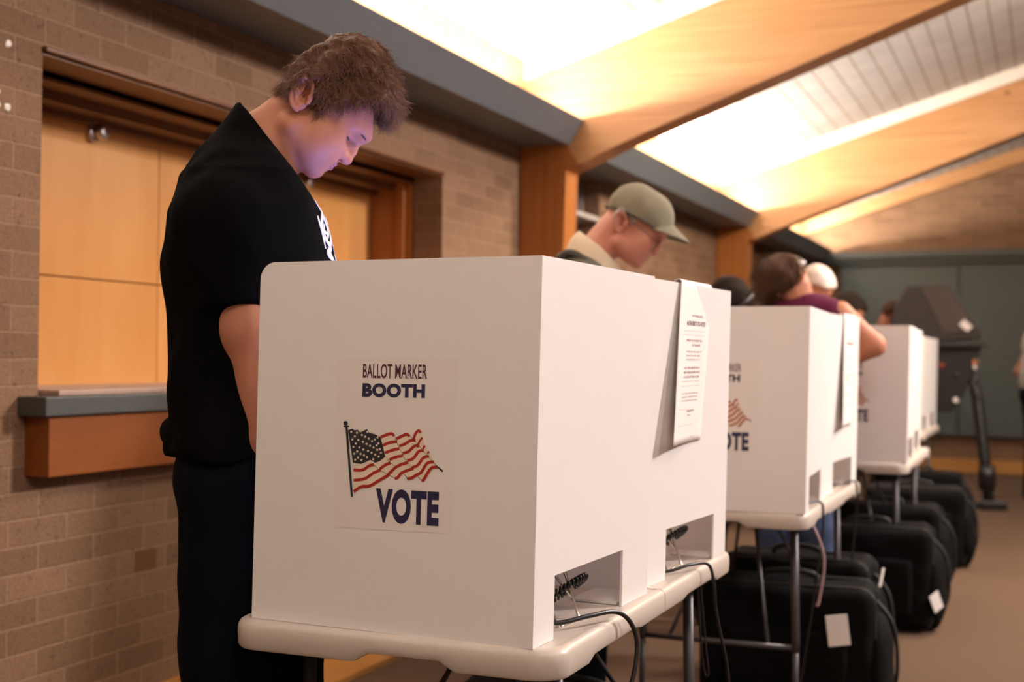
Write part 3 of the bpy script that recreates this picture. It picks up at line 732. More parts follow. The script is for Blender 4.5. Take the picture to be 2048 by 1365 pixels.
# ---- notices hung over the back panels
def notice(i, y0, wd, ht, label, text=True, kick=.022, topdx=0.0):
    t = empty('paper_notice', bpt(i, 0, y0, BH)); t.rotation_euler = (0, 0, math.radians(BP[i][2]))
    nx, nz = 14, 26; V = []; Fc = []
    def pos(u, v):      # u 0..1 across (near edge -> far edge), v 0..1 down
        z = .004-ht*v
        x = .0075+sx_(z)+.010*v+kick*(1-u)**2.0*(.35+.65*v)+.004*math.sin(3*u+2*v)*v
        y = wd*u-v*(.112-.046*u)+.012*(1-v)*(u-.5)
        return (x, y, z)
    for j in range(nz+1):
        for k in range(nx+1): V.append(pos(k/nx, j/nz))
    for j in range(nz):
        for k in range(nx): a = j*(nx+1)+k; Fc.append([a, a+1, a+nx+2, a+nx+1])
    o = new_obj('sheet', V, Fc, PAPER, t, True)
    so = o.modifiers.new('s', 'SOLIDIFY'); so.thickness = .0007
    # the folded over top edge
    V = []; Fc = []
    for k in range(nx+1):
        x, y, z = pos(k/nx, 0); V += [(x, y, z), (x-.006, y, z+.004), (x-.015, y, z+.001), (x-.017, y, z-.03)]
    for k in range(nx):
        for q in range(3): a = k*4+q; Fc.append([a, a+1, a+5, a+4])
    o = new_obj('folded_edge', V, Fc, PAPER, t, True); so = o.modifiers.new('s', 'SOLIDIFY'); so.thickness = .0006
    if text:
        V = []; Fc = []; mi = []
        def onp(u, v): x, y, z = pos(u, v); return (x+.0011, y, z)
        def line(u0, u1, v, h, m_=1):
            n_ = 8; o_ = len(V)
            for k in range(n_+1):
                u = u0+(u1-u0)*k/n_; V.append(onp(u, v)); V.append(onp(u, v+h))
            for k in range(n_): Fc.append([o_+2*k, o_+2*k+2, o_+2*k+3, o_+2*k+1]); mi.append(m_)
        def words(u0, u1, v, h, m_=1):
            u = u0
            while u < u1-.01:
                l_ = min(random.uniform(.02, .075), u1-u); k = u
                while k < u+l_-.008: line(k, k+.007, v+random.uniform(0, h*.25), h*random.uniform(.6, 1), m_); k += .011
                u += l_+.016
        T_, F_ = font_mesh('AUTHORITY-TO-VOTE', .02, .95); o_ = len(V)
        for a, b in T_: V.append(onp(.25+.62*a, .272-.030*b))
        for f in F_: Fc.append([q+o_ for q in f]); mi.append(0)
        words(.42, .78, .200, .017); line(.14, .86, .305, .0016); line(.14, .86, .330, .0016)
        words(.28, .82, .355, .018); words(.48, .75, .385, .017)
        for v in (.430, .455, .480): words(.30, .80, v, .010)
        for v in (.528, .556, .584): words(.25, .82, v, .016)
        line(.18, .82, .620, .0016); line(.18, .82, .648, .0016)
        for v in (.690, .712, .734): words(.22, .80, v, .009)
        line(.15, .5, .790, .0014); words(.45, .72, .795, .016); words(.5, .62, .825, .009); line(.15, .75, .89, .0013); words(.66, .8, .965, .006)
        new_obj('printed_text', V, Fc, None, t, mats=[MAROON, PGREY], midx=mi)
    return tag(t, label, 'paper notice', 'paper notices hung over the booths')
notice(1, .185, .215, .342, 'white printed notice hung over the back of the second booth on the front table')
notice(3, .26, .215, .40, 'white sheet hung over the far booth of the second table', True, .018)

# ---- tablets on wire easels inside the booths
def make_tablet():
    t = empty('tablet_computer', (0, 0, 0)); rt_ = Matrix.Rotation(math.radians(-24), 4, 'Y')
    bm = bmesh.new(); add_box(bm, (-.006, -.135, 0), (.006, .135, .20), .005); bmesh.ops.transform(bm, matrix=rt_.inverted(), verts=bm.verts); bm_obj('case', bm, BLACKP, t)
    bm = bmesh.new(); add_box(bm, (-.0072, -.122, .014), (-.0061, .122, .186)); bmesh.ops.transform(bm, matrix=rt_.inverted(), verts=bm.verts); lab(bm_obj('screen', bm, SCREEN, t), 'lit pale violet screen')
    return t
def make_easel():
    t = empty('wire_easel', (0, 0, 0)); P = []
    for s_ in (-1, 1):
        P.append([(-.055, s_*.055, .030), (-.068, s_*.055, .006), (-.02, s_*.058, .004), (.045, s_*.060, .155), (.050, s_*.040, .165), (.05, 0, .168)])
    tubes('front_wire', [smooth_path(p, 4) for p in P], .0030, CHROME, t, 8)
    tubes('rear_leg', [smooth_path([(.048, -.045, .150), (.075, -.048, .075), (.100, -.048, .004), (.106, -.030, .003), (.106, .030, .003), (.100, .048, .004), (.075, .048, .075), (.048, .045, .150)], 6)], .0030, CHROME, t, 8)
    tubes('cross_wire', [[(-.02, -.058, .004), (-.02, .058, .004)], [(.03, -.06, .12), (.03, .06, .12)], [(.02, .06, .10), (.088, .048, .035)], [(.02, -.06, .10), (.088, -.048, .035)]], .0026, CHROME, t, 8)
    return t
tb0 = make_tablet(); ez0 = make_easel()
for i in range(8):
    tb = tb0 if i == 0 else copy_tree(tb0); ez = ez0 if i == 0 else copy_tree(ez0)
    yc = .24 if BP[i][3] == 0 else .30
    tb.location = bpt(i, -.168, yc, .012); ez.location = bpt(i, -.132, yc-.02, .0)
    tb.rotation_euler = ez.rotation_euler = (0, 0, math.radians(BP[i][2]))
    wh = ['the nearest booth', 'the second booth of the front table', 'the near booth of the second table', 'the far booth of the second table', 'the near booth of the third table', 'the far booth of the third table', 'the near booth of the last table', 'the farthest booth'][i]
    if i == 0:
        l = bpy.data.lights.new('screen_glow', 'AREA'); l.shape = 'RECTANGLE'; l.size = .17; l.size_y = .24; l.energy = .90; l.color = (.27, .31, 1.0); l.spread = math.radians(70)
        q = bpy.data.objects.new('screen_glow', l); COL.objects.link(q); q.location = bpt(0, -.212, yc, .125)
        q.rotation_euler = (Vector((-1.20, 2.22, 1.60))-q.location).to_track_quat('-Z', 'Y').to_euler()
    tag(tb, 'black tablet with a lit violet screen inside '+wh, 'tablet', 'tablets inside the booths')
    tag(ez, 'chrome wire easel propping the tablet inside '+wh, 'easel', 'wire easels inside the booths')
# coiled cables seen through the openings
def coil(i, cy, cz, rad, label):
    P = []; n = 420
    for k in range(n):
        a = 2*PI*k/n*.96; b = a*34
        rr = rad+.0055*math.cos(b); e = rr*math.sin(a)
        P.append((-.058+e*.75, cy+rr*math.cos(a), cz+e*.55+.0055*math.sin(b)))
    V, Fc = tube_data(P, .0024, 6); o = new_obj('coiled_cable', [tuple(v) for v in V], Fc, CORD, None, True)
    o.location = (BP[i][0], BP[i][1], .7455); o.rotation_euler = (0, 0, math.radians(BP[i][2]))
    return tag(o, label, 'cable', 'coiled black cables in the booths')
coil(0, .265, .046, .046, 'coiled black cable loop seen through the opening of the nearest booth')
coil(1, .31, .056, .050, 'coiled black cable loop seen through the opening of the booth with the notice')
def cord(pts, r, label, n=8):
    V, Fc = tube_data(smooth_path(pts, n), r, 8); o = new_obj('power_cord', [tuple(v) for v in V], Fc, CORD, None, True)
    return tag(o, label, 'cord', 'black cords hanging off the tables')
cord([(-.90, 2.10, .753), (-.80, 2.045, .760), (-.755, 2.055, .758), (-.72, 2.10, .764), (-.692, 2.165, .762), (-.676, 2.205, .735), (-.668, 2.215, .69), (-.675, 2.19, .62), (-.71, 2.155, .55), (-.78, 2.12, .42), (-.80, 2.2, .2), (-.78, 2.4, .012)], .0042, 'black cord curling out of the nearest booth and over the table edge')
cord([(-.90, 2.70, .753), (-.80, 2.68, .753), (-.745, 2.68, .752), (-.705, 2.73, .762), (-.682, 2.79, .755), (-.672, 2.80, .715), (-.670, 2.81, .66), (-.664, 2.83, .6), (-.655, 2.87, .5), (-.65, 2.9, .3), (-.66, 2.95, .10), (-.75, 3.0, .01)], .0036, 'black cord hanging from the booth with the notice past the table leg')
cord([(-.80, 4.06, .752), (-.70, 4.09, .756), (-.66, 4.15, .758), (-.652, 4.17, .72), (-.66, 4.17, .6), (-.72, 4.2, .2), (-.75, 4.2, .01)], .0038, 'black cord over the edge of the second table at its near booth')
cord([(-.82, 4.75, .752), (-.70, 4.80, .755), (-.66, 4.92, .758), (-.652, 4.96, .72), (-.66, 4.98, .6), (-.7, 5.0, .2), (-.7, 5.0, .01)], .0038, 'black cord over the edge of the second table at its far booth')
cord([(-.72, 2.86, .722), (-.71, 2.865, .62), (-.705, 2.87, .55), (-.70, 2.872, .50), (-.708, 2.872, .498), (-.715, 2.866, .56), (-.725, 2.86, .722)], .0024, 'thin dark strap looped down from under the front table')
o = cord([(-.69, 4.02, .722), (-.66, 4.02, .70), (-.625, 4.02, .6), (-.64, 4.02, .47), (-.648, 4.02, .46)], .0045, 'pale grey strap end hanging beside the front leg of the second table'); o.data.materials[0] = PGREY

# ================================================================== CASES ON THE FLOOR
def make_case():
    t = empty('soft_case', (0, 0, 0)); Lx, Wy, H = .56, .27, .44
    def body(X, Y, Z):
        q = [np.abs(X)-Lx/2+.04, np.abs(Y)-Wy/2+.04, np.abs(Z-H/2-.02)-H/2+.04]
        d = np.sqrt(sum(np.maximum(a, 0)**2 for a in q))+np.minimum(np.maximum(q[0], np.maximum(q[1], q[2])), 0)-.04
        return d+.004*wob(X, Y, Z, 22, 1)+.002*wob(X, Y, Z, 50, 3)
    sdf_obj('body', body, (-.33, -.18, -.01), (.33, .18, .50), .011, BAGF, t)
    def pocket(X, Y, Z):
        return ell((X, Y, Z), (Lx/2+.005, 0, .19), (.055, Wy*.46, .185))+.004*wob(X, Y, Z, 30, 2)
    sdf_obj('end_pocket', pocket, (.2, -.16, -.01), (.36, .16, .40), .010, BAGF, t)
    def spocket(X, Y, Z):
        q = [np.abs(X)-.21+.03, np.abs(Y+Wy/2)-.022+.018, np.abs(Z-.2)-.14+.03]
        return np.sqrt(sum(np.maximum(a, 0)**2 for a in q))-.02+.003*wob(X, Y, Z, 30, 5)
    sdf_obj('side_pocket', spocket, (-.26, -.2, .02), (.26, -.09, .38), .010, BAGF, t)
    def rr(y, e=0):
        P = []
        for cx, cz, a0 in ((Lx/2-.05, H-.03, 0), (-Lx/2+.05, H-.03, 90), (-Lx/2+.05, .07, 180), (Lx/2-.05, .07, 270)):
            for k in range(6): a = math.radians(a0+90*k/5); P.append((cx+(.052+e)*math.cos(a), y, cz+(.052+e)*math.sin(a)))
        return P
    tubes('piping', [rr(-.095), rr(.095)], .0055, BAGP, t, 6, True)
    tubes('handle', [smooth_path([(-.09, 0, H+.015), (-.08, 0, H+.045), (0, 0, H+.055), (.08, 0, H+.045), (.09, 0, H+.015)], 5)], .010, BAGP, t)
    tubes('end_strap', [smooth_path([(Lx/2-.01, .05, H-.03), (Lx/2+.055, .05, H-.12), (Lx/2+.065, .05, .15), (Lx/2+.02, .05, .04)], 6)], .007, BAGP, t)
    for s_ in (-1, 1): lathe('wheel', [(0, -.014), (.026, -.014), (.03, -.008), (.03, .008), (.026, .014), (0, .014)], BLACKP, t, 18, Matrix.Translation((-Lx/2+.05, s_*.10, .03)) @ Matrix.Rotation(PI/2, 4, 'X'))
    return t
cs0 = make_case()
def luggage_tag(o, x, y, z, wy, wz, tilt, side=0):
    bm = bmesh.new(); add_box(bm, (-.002, -wy/2, -wz/2), (.002, wy/2, wz/2), .0015)
    bmesh.ops.transform(bm, matrix=Matrix.Translation((x, y, z)) @ Matrix.Rotation(-PI/2*.85*side, 4, 'Z') @ Matrix.Rotation(.16*(1-side), 4, 'Y') @ Matrix.Rotation(tilt, 4, 'X'), verts=bm.verts)
    lab(bm_obj('name_tag', bm, TAG, o), 'white card tag')
CS = [((-.80, 4.42), 4, 'nearest black soft case under the second table, square white card tag', [(.17, -.158, .335, .07, .10, .12, 1)]),
      ((-.88, 5.02), -3, 'black soft case behind the nearest one under the second table, tall white tag', [(.305, .02, .37, .05, .12, -.15)]),
      ((-.75, 6.10), 2, 'black soft case under the third table, small tilted white tag low down', [(.300, -.125, .15, .055, .085, .5, .55)]),
      ((-.78, 7.00), 0, 'black soft case in the dark behind the one with the tilted tag', []),
      ((-.72, 8.05), 3, 'blurred black soft case beyond the third table with a thin white tag', [(.325, .02, .20, .03, .10, 0)]),
      ((-.80, 9.15), 0, 'blurred black soft case under the last table', []),
      ((-.98, 2.72), 2, 'black soft case hardly seen under the front table', [])]
for i, (p, rz, lb, tg) in enumerate(CS):
    o = cs0 if i == 0 else empty('soft_case')
    if i:
        for ch in list(cs0.children):
            if ch.name.split('.')[0] == 'name_tag': continue
            c = ch.copy(); COL.objects.link(c); c.parent = o
    o.location = (*p, .0); o.rotation_euler = (0, 0, math.radians(rz)); tag(o, lb, 'case', 'black equipment cases on the floor')
    for q in tg: luggage_tag(o, *q)

# ================================================================== VOTING MACHINE
t = empty('voting_machine', (-.86, 11.3, 0), math.radians(4))
prism('hood', [(-.28, 1.42), (-.36, 1.50), (-.33, 1.66), (-.24, 1.83), (.09, 1.83), (.15, 1.78), (.36, 1.46), (.36, 1.40), (-.02, 1.36)], 'Y', -.02, .42, HOOD, t, .012)
prism('lid_panel', [(-.12, 1.815), (.09, 1.815), (.33, 1.47), (.06, 1.43)], 'Y', -.034, -.012, mat('brown_lid', (.050, .032, .025), .55, var=.1), t, .006)
bm = bmesh.new(); add_box(bm, (-.045, -.004, -.03), (.045, .004, .03)); bmesh.ops.transform(bm, matrix=Matrix.Translation((.235, -.040, 1.50)) @ Matrix.Rotation(.75, 4, 'Y'), verts=bm.verts); lab(bm_obj('label_plate', bm, TAG, t), 'white label')
box('work_ledge', (-.25, -.10, 1.325), (.40, .40, 1.355), HOOD, t, .008)
prism('cabinet', [(-.25, .80), (.12, .78), (.22, .92), (.36, 1.325), (-.25, 1.325)], 'Y', 0, .34, BLACKP, t, .01)
for q, (x, z, m_) in enumerate([(.31, 1.20, ORANGE), (.315, 1.16, TAG), (.05, 1.17, mat('red_knob', (.3, .05, .03), .4)), (.16, .885, TAG), (.17, 1.10, TUBE)]):
    lathe('clip', [(0, 0), (.024, 0), (.024, .02), (0, .024)], m_, t, 12, Matrix.Translation((x, -.01, z)) @ Matrix.Rotation(PI/2, 4, 'X'))
tubes('stand_leg', [[(.24, .10, 1.32), (.33, .05, .90), (.385, -.02, .42), (.42, -.05, .05)], [(-.2, .3, .9), (-.3, .35, .05)]], .045, BLACKP, t, 12)
lathe('leg_clamp', [(0, 0), (.065, 0), (.07, .12), (.06, .2), (0, .2)], BLACKP, t, 14, Matrix.Translation((.405, -.03, .16)))
boxes('foot_bar', [((.35, -.10, .0), (.56, .02, .075)), ((-.16, -.04, .005), (.40, .02, .055)), ((-.42, .3, 0), (-.18, .4, .06))], BLACKP, t, .015)
tubes('hanging_cable', [smooth_path([(.30, -.02, 1.25), (.34, -.03, 1.1), (.31, -.03, .98), (.35, -.03, .9)], 5)], .012, TUBE, t)
tag(t, 'black voting machine with a sloping hood on a dark stand by the far wall', 'voting machine')
#PEOPLE

# ================================================================== PEOPLE
def pick_ribbon(path, w, m, name, parent, n=6, wy=None):
    V, Fc = tube_data(smooth_path(path, n), w, 6); return new_obj(name, [tuple(v) for v in V], Fc, m, parent, True)
def strands(name, V, Fq, m, parent, count, length, flow, seed, r=.00045, segs=5, curl=.35, pick=None):
    rg = np.random.RandomState(seed); V = np.asarray(V); c = V[Fq].mean(1)
    n = np.cross(V[Fq[:, 1]]-V[Fq[:, 0]], V[Fq[:, 3]]-V[Fq[:, 0]]); n /= np.linalg.norm(n, axis=1)[:, None]+1e-9
    ii = np.arange(len(c))
    if pick is not None: ii = ii[pick(c)]
    ii = rg.choice(ii, count)
    base = c[ii]+rg.uniform(-.0012, .0012, (count, 3)); nn = n[ii]
    d = flow(base)+nn*rg.uniform(.1, .6, (count, 1))+rg.normal(0, .25, (count, 3)); d /= np.linalg.norm(d, axis=1)[:, None]
    side = np.cross(d, nn); side /= np.linalg.norm(side, axis=1)[:, None]+1e-9
    Ls = length*rg.uniform(.5, 1.3, count)[:, None]; ph = rg.uniform(0, 6.28, count)[:, None]; fr = rg.uniform(3, 7, count)[:, None]
    pts = []; p = base-nn*.002; dd = d
    for k in range(segs+1):
        pts.append(p); t = k/segs
        dd = dd+curl*side*np.sin(ph+fr*t)+nn*curl*.5*np.cos(ph*1.7+fr*t)-nn*.10*t; dd = dd/np.linalg.norm(dd, axis=1)[:, None]
        p = p+dd*Ls/segs
    P = np.stack(pts, 1)                                # count, segs+1, 3
    T = np.gradient(P, axis=1); T /= np.linalg.norm(T, axis=2)[..., None]+1e-9
    A = np.cross(T, side[:, None, :]); A /= np.linalg.norm(A, axis=2)[..., None]+1e-9; B = np.cross(T, A)
    rr = r*np.linspace(1, .35, segs+1)[None, :, None]
    ring = np.stack([P+rr*(A*math.cos(a)+B*math.sin(a)) for a in (0, 2*PI/3, 4*PI/3)], 2)   # count, segs+1, 3, 3
    VV = ring.reshape(-1, 3); F_ = []
    b0 = (np.arange(count)*(segs+1)*3)[:, None]; s_ = (np.arange(segs)*3)[None, :]
    for k in range(3):
        k2 = (k+1) % 3; o = b0+s_
        F_.append(np.stack([o+k, o+k2, o+3+k2, o+3+k], -1).reshape(-1, 4))
    return new_obj(name, VV, np.concatenate(F_), m, parent, True)
def eye_parts(Fm, parent, gaze_down=.35):
    for sd in (1, -1):
        c = Fm.to(.0872, .0298, .0325*sd)
        bm = bmesh.new(); bmesh.ops.create_uvsphere(bm, u_segments=24, v_segments=16, radius=.0122*Fm.k, matrix=Matrix.Translation(c))
        e = bm_obj('eye', bm, EYEW, parent, True)
        g = Fm.R[0]*math.cos(gaze_down)-Fm.R[1]*math.sin(gaze_down)+Fm.R[2]*(-.10*sd); g /= np.linalg.norm(g)
        q = Vector(g).to_track_quat('Z', 'Y').to_matrix().to_4x4()
        prof = [(0.0059*Fm.k*math.cos(a), (.0108+.0022*math.sin(a))*Fm.k) for a in np.linspace(0, PI/2, 6)]
        lathe('iris', [(.0059*Fm.k, .0100*Fm.k)]+prof, IRIS, e, 18, Matrix.Translation(c) @ q)
# ---------------------------------------------------------------- the man in black
D0 = 2.5; KM = D0/2.35
man = empty('person', (-1.283*KM, 2.013*KM, 0), math.radians(32.514))
def mw(u, z, n=0.):     # body frame: u towards the booth, n towards the camera side, z up
    k = KM*(1-n/D0); return (u*k, -n, CAMZ+(z-CAMZ)*k)
HF = Frame(*[mw(.036, 1.655)[i] for i in (0, 1, 2)], 51, 0, KM*.985)
def man_neck(P):
    d = chain(P, [mw(-.100, 1.50), mw(-.048, 1.572), mw(.004, 1.625)], [.080, .060, .053], .03)
    d = smin(d, chain(P, [mw(-.015, 1.50), mw(-.010, 1.575)], [.043, .043], .02), .03)
    return d
def man_head(X, Y, Z):
    P = (X, Y, Z); d = head_sdf(HF.loc(X, Y, Z), .008)*HF.k
    d = smin(d, man_neck(P), .016)
    # sternomastoid
    d = smin(d, caps((X, np.abs(Y), Z), mw(.008, 1.62, 0)[:1]+(.055,)+mw(.008, 1.62)[2:], mw(.010, 1.50)[:1]+(.022,)+mw(.010, 1.50)[2:], .012, .010), .02)
    sh = chain((X, np.abs(Y), Z), [mw(-.08, 1.545), (mw(-.09, 1.47)[0], .12, mw(-.09, 1.45)[2])], [.045, .035], .03)
    return np.maximum(d, 1.50-Z)
hp = [snet(man_head, (-.22, -.17, 1.47), (.17, .17, 1.86), .0022)]
# arms : shoulder, elbow, wrist
AR = {1: [mw(-.100, 1.45, .168), mw(-.016, 1.050, .148), mw(.130, .955, .110)], -1: [mw(-.075, 1.47, -.20), mw(-.03, 1.14, -.215), mw(.09, .98, -.13)]}
def man_arm(sd):
    A, E, W = AR[sd]
    dW = np.array(W)-np.array(E); dW /= np.linalg.norm(dW)
    def f(X, Y, Z):
        P = (X, Y, Z); m1 = tuple((a*.5+b*.5) for a, b in zip(A, E)); m2 = tuple(a*.68+b*.32 for a, b in zip(E, W))
        A2 = tuple(a*.62+b*.38 for a, b in zip(A, E)); d = chain(P, [A2, m1, E], [.050, .052, .043], .02); d = smin(d, chain(P, [E, m2, W], [.043, .043, .027], .02), .02)
        return smin(d, hand_sdf(P, W, dW+np.array([.55, 0, -.1]), (0.2, .9*sd, .3), .55), .014)
    return f
for sd in (1, -1):
    A, E, W = AR[sd]; pts = np.array([A, E, W]); lo = pts.min(0)-.08; hi = pts.max(0)+np.array([.20, .08, .08]); lo[2] -= .16
    hp.append(snet(man_arm(sd), lo, hi, .0042))
hp.append(snet(lambda X, Y, Z: ell((X, Y, Z), (-.06, 0, 1.36), (.09, .13, .24)), (-.2, -.2, 1.0), (.1, .2, 1.6), .02))
V_, F_ = join_np(hp); body = new_obj('body', V_, F_, SKIN, man, True)
eye_parts(HF, body, .45)
# lips and brows as thin parts following the face
def lipf(zb, ra):
    def f(X, Y, Z):
        a, b, s = HF.loc(X, Y, Z); d = np.abs(head_sdf((a, b, s), .008))-.0007
        k = ell((a, b, s), (.1150, zb, 0), (.016, ra, .0215))
        return np.maximum(d, k)*HF.k
    return f
c_ = HF.to(.112, -.024, 0)
sdf_obj('lip', lipf(-.0195, .0043), c_-.04, c_+.04, .0012, LIP, body); sdf_obj('lip', lipf(-.0290, .0052), c_-.04, c_+.04, .0012, LIP, body)
for sd in (1, -1):
    P = [HF.to(a, b, s*sd) for a, b, s in ((.1182, .0478, .010), (.1165, .0508, .0205), (.1090, .0503, .034), (.0952, .0455, .0478))]
    V, Fc = tube_data(smooth_path(P, 6), [.0024+.0013*math.sin(PI*min(1, i/18)) for i in range(19)], 6); new_obj('eyebrow', [tuple(v) for v in V], Fc, BROW, body, True)
    # lash line
    P = [HF.to(a, b, s*sd) for a, b, s in ((.0985, .0250, .0230), (.1020, .0245, .0300), (.1005, .0240, .0370), (.0950, .0235, .0440))]
    V, Fc = tube_data(smooth_path(P, 5), .0014, 5); new_obj('eyelash', [tuple(v) for v in V], Fc, BROW, body, True)
# hair
def zab(x, y):
    du = (x-835)*3.31e-4; dz = -(y-500)*3.35e-4+1.5e-5*(x-835); return (.629*du-.777*dz, .777*du+.629*dz)
CROWN = [zab(*p) for p in [(668, 440), (690, 395), (740, 340), (790, 285), (850, 215), (900, 158), (960, 115), (1020, 98), (1080, 92), (1150, 100), (1230, 142), (1300, 208), (1340, 290), (1372, 400), (1392, 480), (1382, 545), (1345, 588), (1285, 640), (1100, 700), (900, 650), (720, 520)]]
HLINE = [zab(*p) for p in [(655, 440), (700, 448), (740, 458), (780, 440), (798, 398), (850, 378), (895, 420), (890, 500), (892, 560), (918, 572), (935, 530), (1000, 520), (1060, 548), (1095, 532), (1130, 500), (1200, 515), (1260, 540), (1290, 590), (1328, 604), (1420, 580), (1450, 300), (1250, 40), (900, 30), (600, 350)]]
def man_hair(X, Y, Z):
    a, b, s = HF.loc(X, Y, Z); t = np.abs(s); a_, b_ = a*.985, b*.985
    skull = head_sdf((a, b, s), .006, False)
    q = -poly2(a_, b_, CROWN)-.006; Rr = .058
    m_ = np.clip(Rr-q, 0, None)/Rr; d = (np.sqrt(m_**2+(t/.086)**2)-1)*Rr*.9
    d = smin(d, skull-.0035, .008)
    d = np.maximum(d, poly2(a_, b_, HLINE)+.003*np.sin(a*260+b*90))
    d = d+.0030*wob(a, b, s, 85, 2)+.0022*wob(b, s, a, 170, 5)+.0016*wob(s, a, b, 330, 1)
    return d*HF.k
hc = HF.to(.03, .08, 0)
hV, hF = snet(man_hair, hc-.165, hc+.165, .0028)
hair = new_obj('hair', hV, hF, HAIR, man, True)
Ra = HF.R
def flow(p):
    q = (p-HF.o); a = q@Ra[0]; b = q@Ra[1]; s = q@Ra[2]
    w_ = np.clip((b-.06)/.08, 0, 1)[:, None]
    return Ra[0]*(.45+.55*w_)+Ra[1]*(-.75+.75*w_)+Ra[2]*(np.sin(a*70+b*50)*.3)[:, None]
strands('hair_strands', hV, hF, STRAND, hair, 15000, .022, flow, 3, r=.00052, curl=.30)
strands('stray_hairs', hV, hF, STRAND, hair, 500, .036, lambda p: flow(p)*.5, 9, r=.00028, curl=.22)
# T shirt
def shirt(X, Y, Z):
    zz = np.array([.95, 1.03, 1.08, 1.16, 1.28, 1.38, 1.47, 1.54, 1.585, 1.62, 1.66, 1.70])
    bk = np.array([-.216, -.214, -.204, -.204, -.214, -.219, -.212, -.190, -.162, -.132, -.100, -.070])
    ft = np.array([.085, .095, .105, .112, .115, .105, .085, .055, .030, .008, -.012, -.03])
    hw = np.array([.190, .192, .190, .186, .195, .205, .212, .190, .135, .098, .080, .070])
    b_ = np.interp(Z, zz, bk); f_ = np.interp(Z, zz, ft); h_ = np.interp(Z, zz, hw)
    c = (b_+f_)/2; ra = (f_-b_)/2
    k = (np.abs((X-c)/ra)**2.3+np.abs(Y/h_)**2.3)**(1/2.3)
    d = (k-1)*np.minimum(ra, h_)*.9
    d = np.maximum(d, 1.012-Z-.05*np.maximum(0, -X-.1)*0)
    for sd in (1, -1):
        A, E, W = AR[sd]; m1 = tuple(a*.42+b*.58 for a, b in zip(A, E))
        slv = caps((X, Y, Z), (A[0]-.01, A[1]+.012*sd, A[2]-.005), m1, .076, .062)
        slv = np.maximum(slv, (1.292+.35*(X+.06)*0)-Z)
        d = smin(d, slv, .035)
    # folds
    d = d+.0035*np.sin(38*X+24*Z+3*np.sin(9*Y))*np.clip((1.35-Z)*4, 0, 1)+.0045*wob(X, Y, Z, 26, 4)+.002*wob(Z, X, Y, 60, 2)
    # neck hole: plane through the collar, sloping down to the front
    cut = (Z-(mw(0, 1.5965)[2]-1.35*(X-mw(-.036, 0)[0])))*.60
    d = np.maximum(d, cut)
    # hollow
    inner = np.maximum((k-1)*np.minimum(ra, h_)*.9+.010, -(Z-1.56))
    nk = man_neck((X, Y, Z))-.004
    d = np.maximum(d, -np.maximum(nk, 0.0*Z+(1.50-Z)))
    return d
sh = sdf_obj('t_shirt', shirt, (-.30, -.33, .98), (.20, .33, 1.74), .0065, TEE, man)
# collar rib
nkp = []
for k in range(28):
    an = 2*PI*k/28; nkp.append(an)
def hem_flare(X, Y, Z):
    d = caps((X, np.abs(Y), Z), (-.185, .0, 1.055), (-.150, .12, 1.050), .036, .03)
    return np.maximum(d+.004*wob(X, Y, Z, 40, 1), 1.020-Z)
sdf_obj('shirt_hem', hem_flare, (-.26, -.2, 1.0), (-.08, .2, 1.12), .006, TEE, sh)
# printed lettering on the chest (white script strokes)
def shirt_front(y, z):
    lo, hi = 0.0, .2
    for _ in range(18):
        m_ = (lo+hi)/2; v = float(shirt(np.array([m_]), np.array([y]), np.array([z]))[0])
        if v < 0: lo = m_
        else: hi = m_
    return lo
P = []
st = [[(.150, 1.475), (.128, 1.490), (.100, 1.478), (.092, 1.455)], [(.142, 1.448), (.150, 1.425), (.125, 1.41), (.10, 1.425), (.07, 1.455)], [(.085, 1.472), (.062, 1.43), (.05, 1.40)],
      [(.145, 1.405), (.125, 1.385), (.10, 1.375)], [(.135, 1.395), (.152, 1.36), (.13, 1.335), (.10, 1.345)], [(.09, 1.395), (.075, 1.36), (.09, 1.33), (.11, 1.32)], [(.06, 1.47), (.03, 1.45), (.0, 1.47), (-.04, 1.455)], [(.04, 1.40), (.01, 1.36), (-.03, 1.38), (-.06, 1.35)],
      [(.15, 1.32), (.10, 1.30), (.05, 1.315), (0, 1.30), (-.06, 1.31)], [(.14, 1.465), (.12, 1.44), (.135, 1.42)]]
st += [[(.175, 1.46), (.165, 1.43), (.17, 1.40)], [(.165, 1.49), (.14, 1.47), (.16, 1.44), (.13, 1.43)], [(.12, 1.465), (.10, 1.44), (.12, 1.405)], [(.16, 1.42), (.12, 1.405), (.165, 1.39), (.12, 1.38)]]
for s_ in st:
    pp = smooth_path([Vector((0, -a*.78+.012, b)) for a, b in s_], 6); n_ = len(pp); V = []; Fc = []
    for i, p in enumerate(pp):
        tt = (pp[min(i+1, n_-1)]-pp[max(0, i-1)]).normalized(); q = Vector((0, -tt.z, tt.y))*(.0022+.0032*math.sin(PI*i/(n_-1)))
        for e in (p+q, p-q): V.append((shirt_front(e.y, e.z)+.0008, e.y, e.z))
    P.append((V, [[2*i, 2*i+1, 2*i+3, 2*i+2] for i in range(n_-1)]))
V = []; Fc = []
for v, f in P: o_ = len(V); V += v; Fc += [[i+o_ for i in q] for q in f]
o = new_obj('chest_print', V, Fc, mat('white_shirt_print', (.7, .66, .72), .6), sh, True); so = o.modifiers.new('s', 'SOLIDIFY'); so.thickness = .0008; so.offset = 1
lab(o, 'white lettering across the chest')
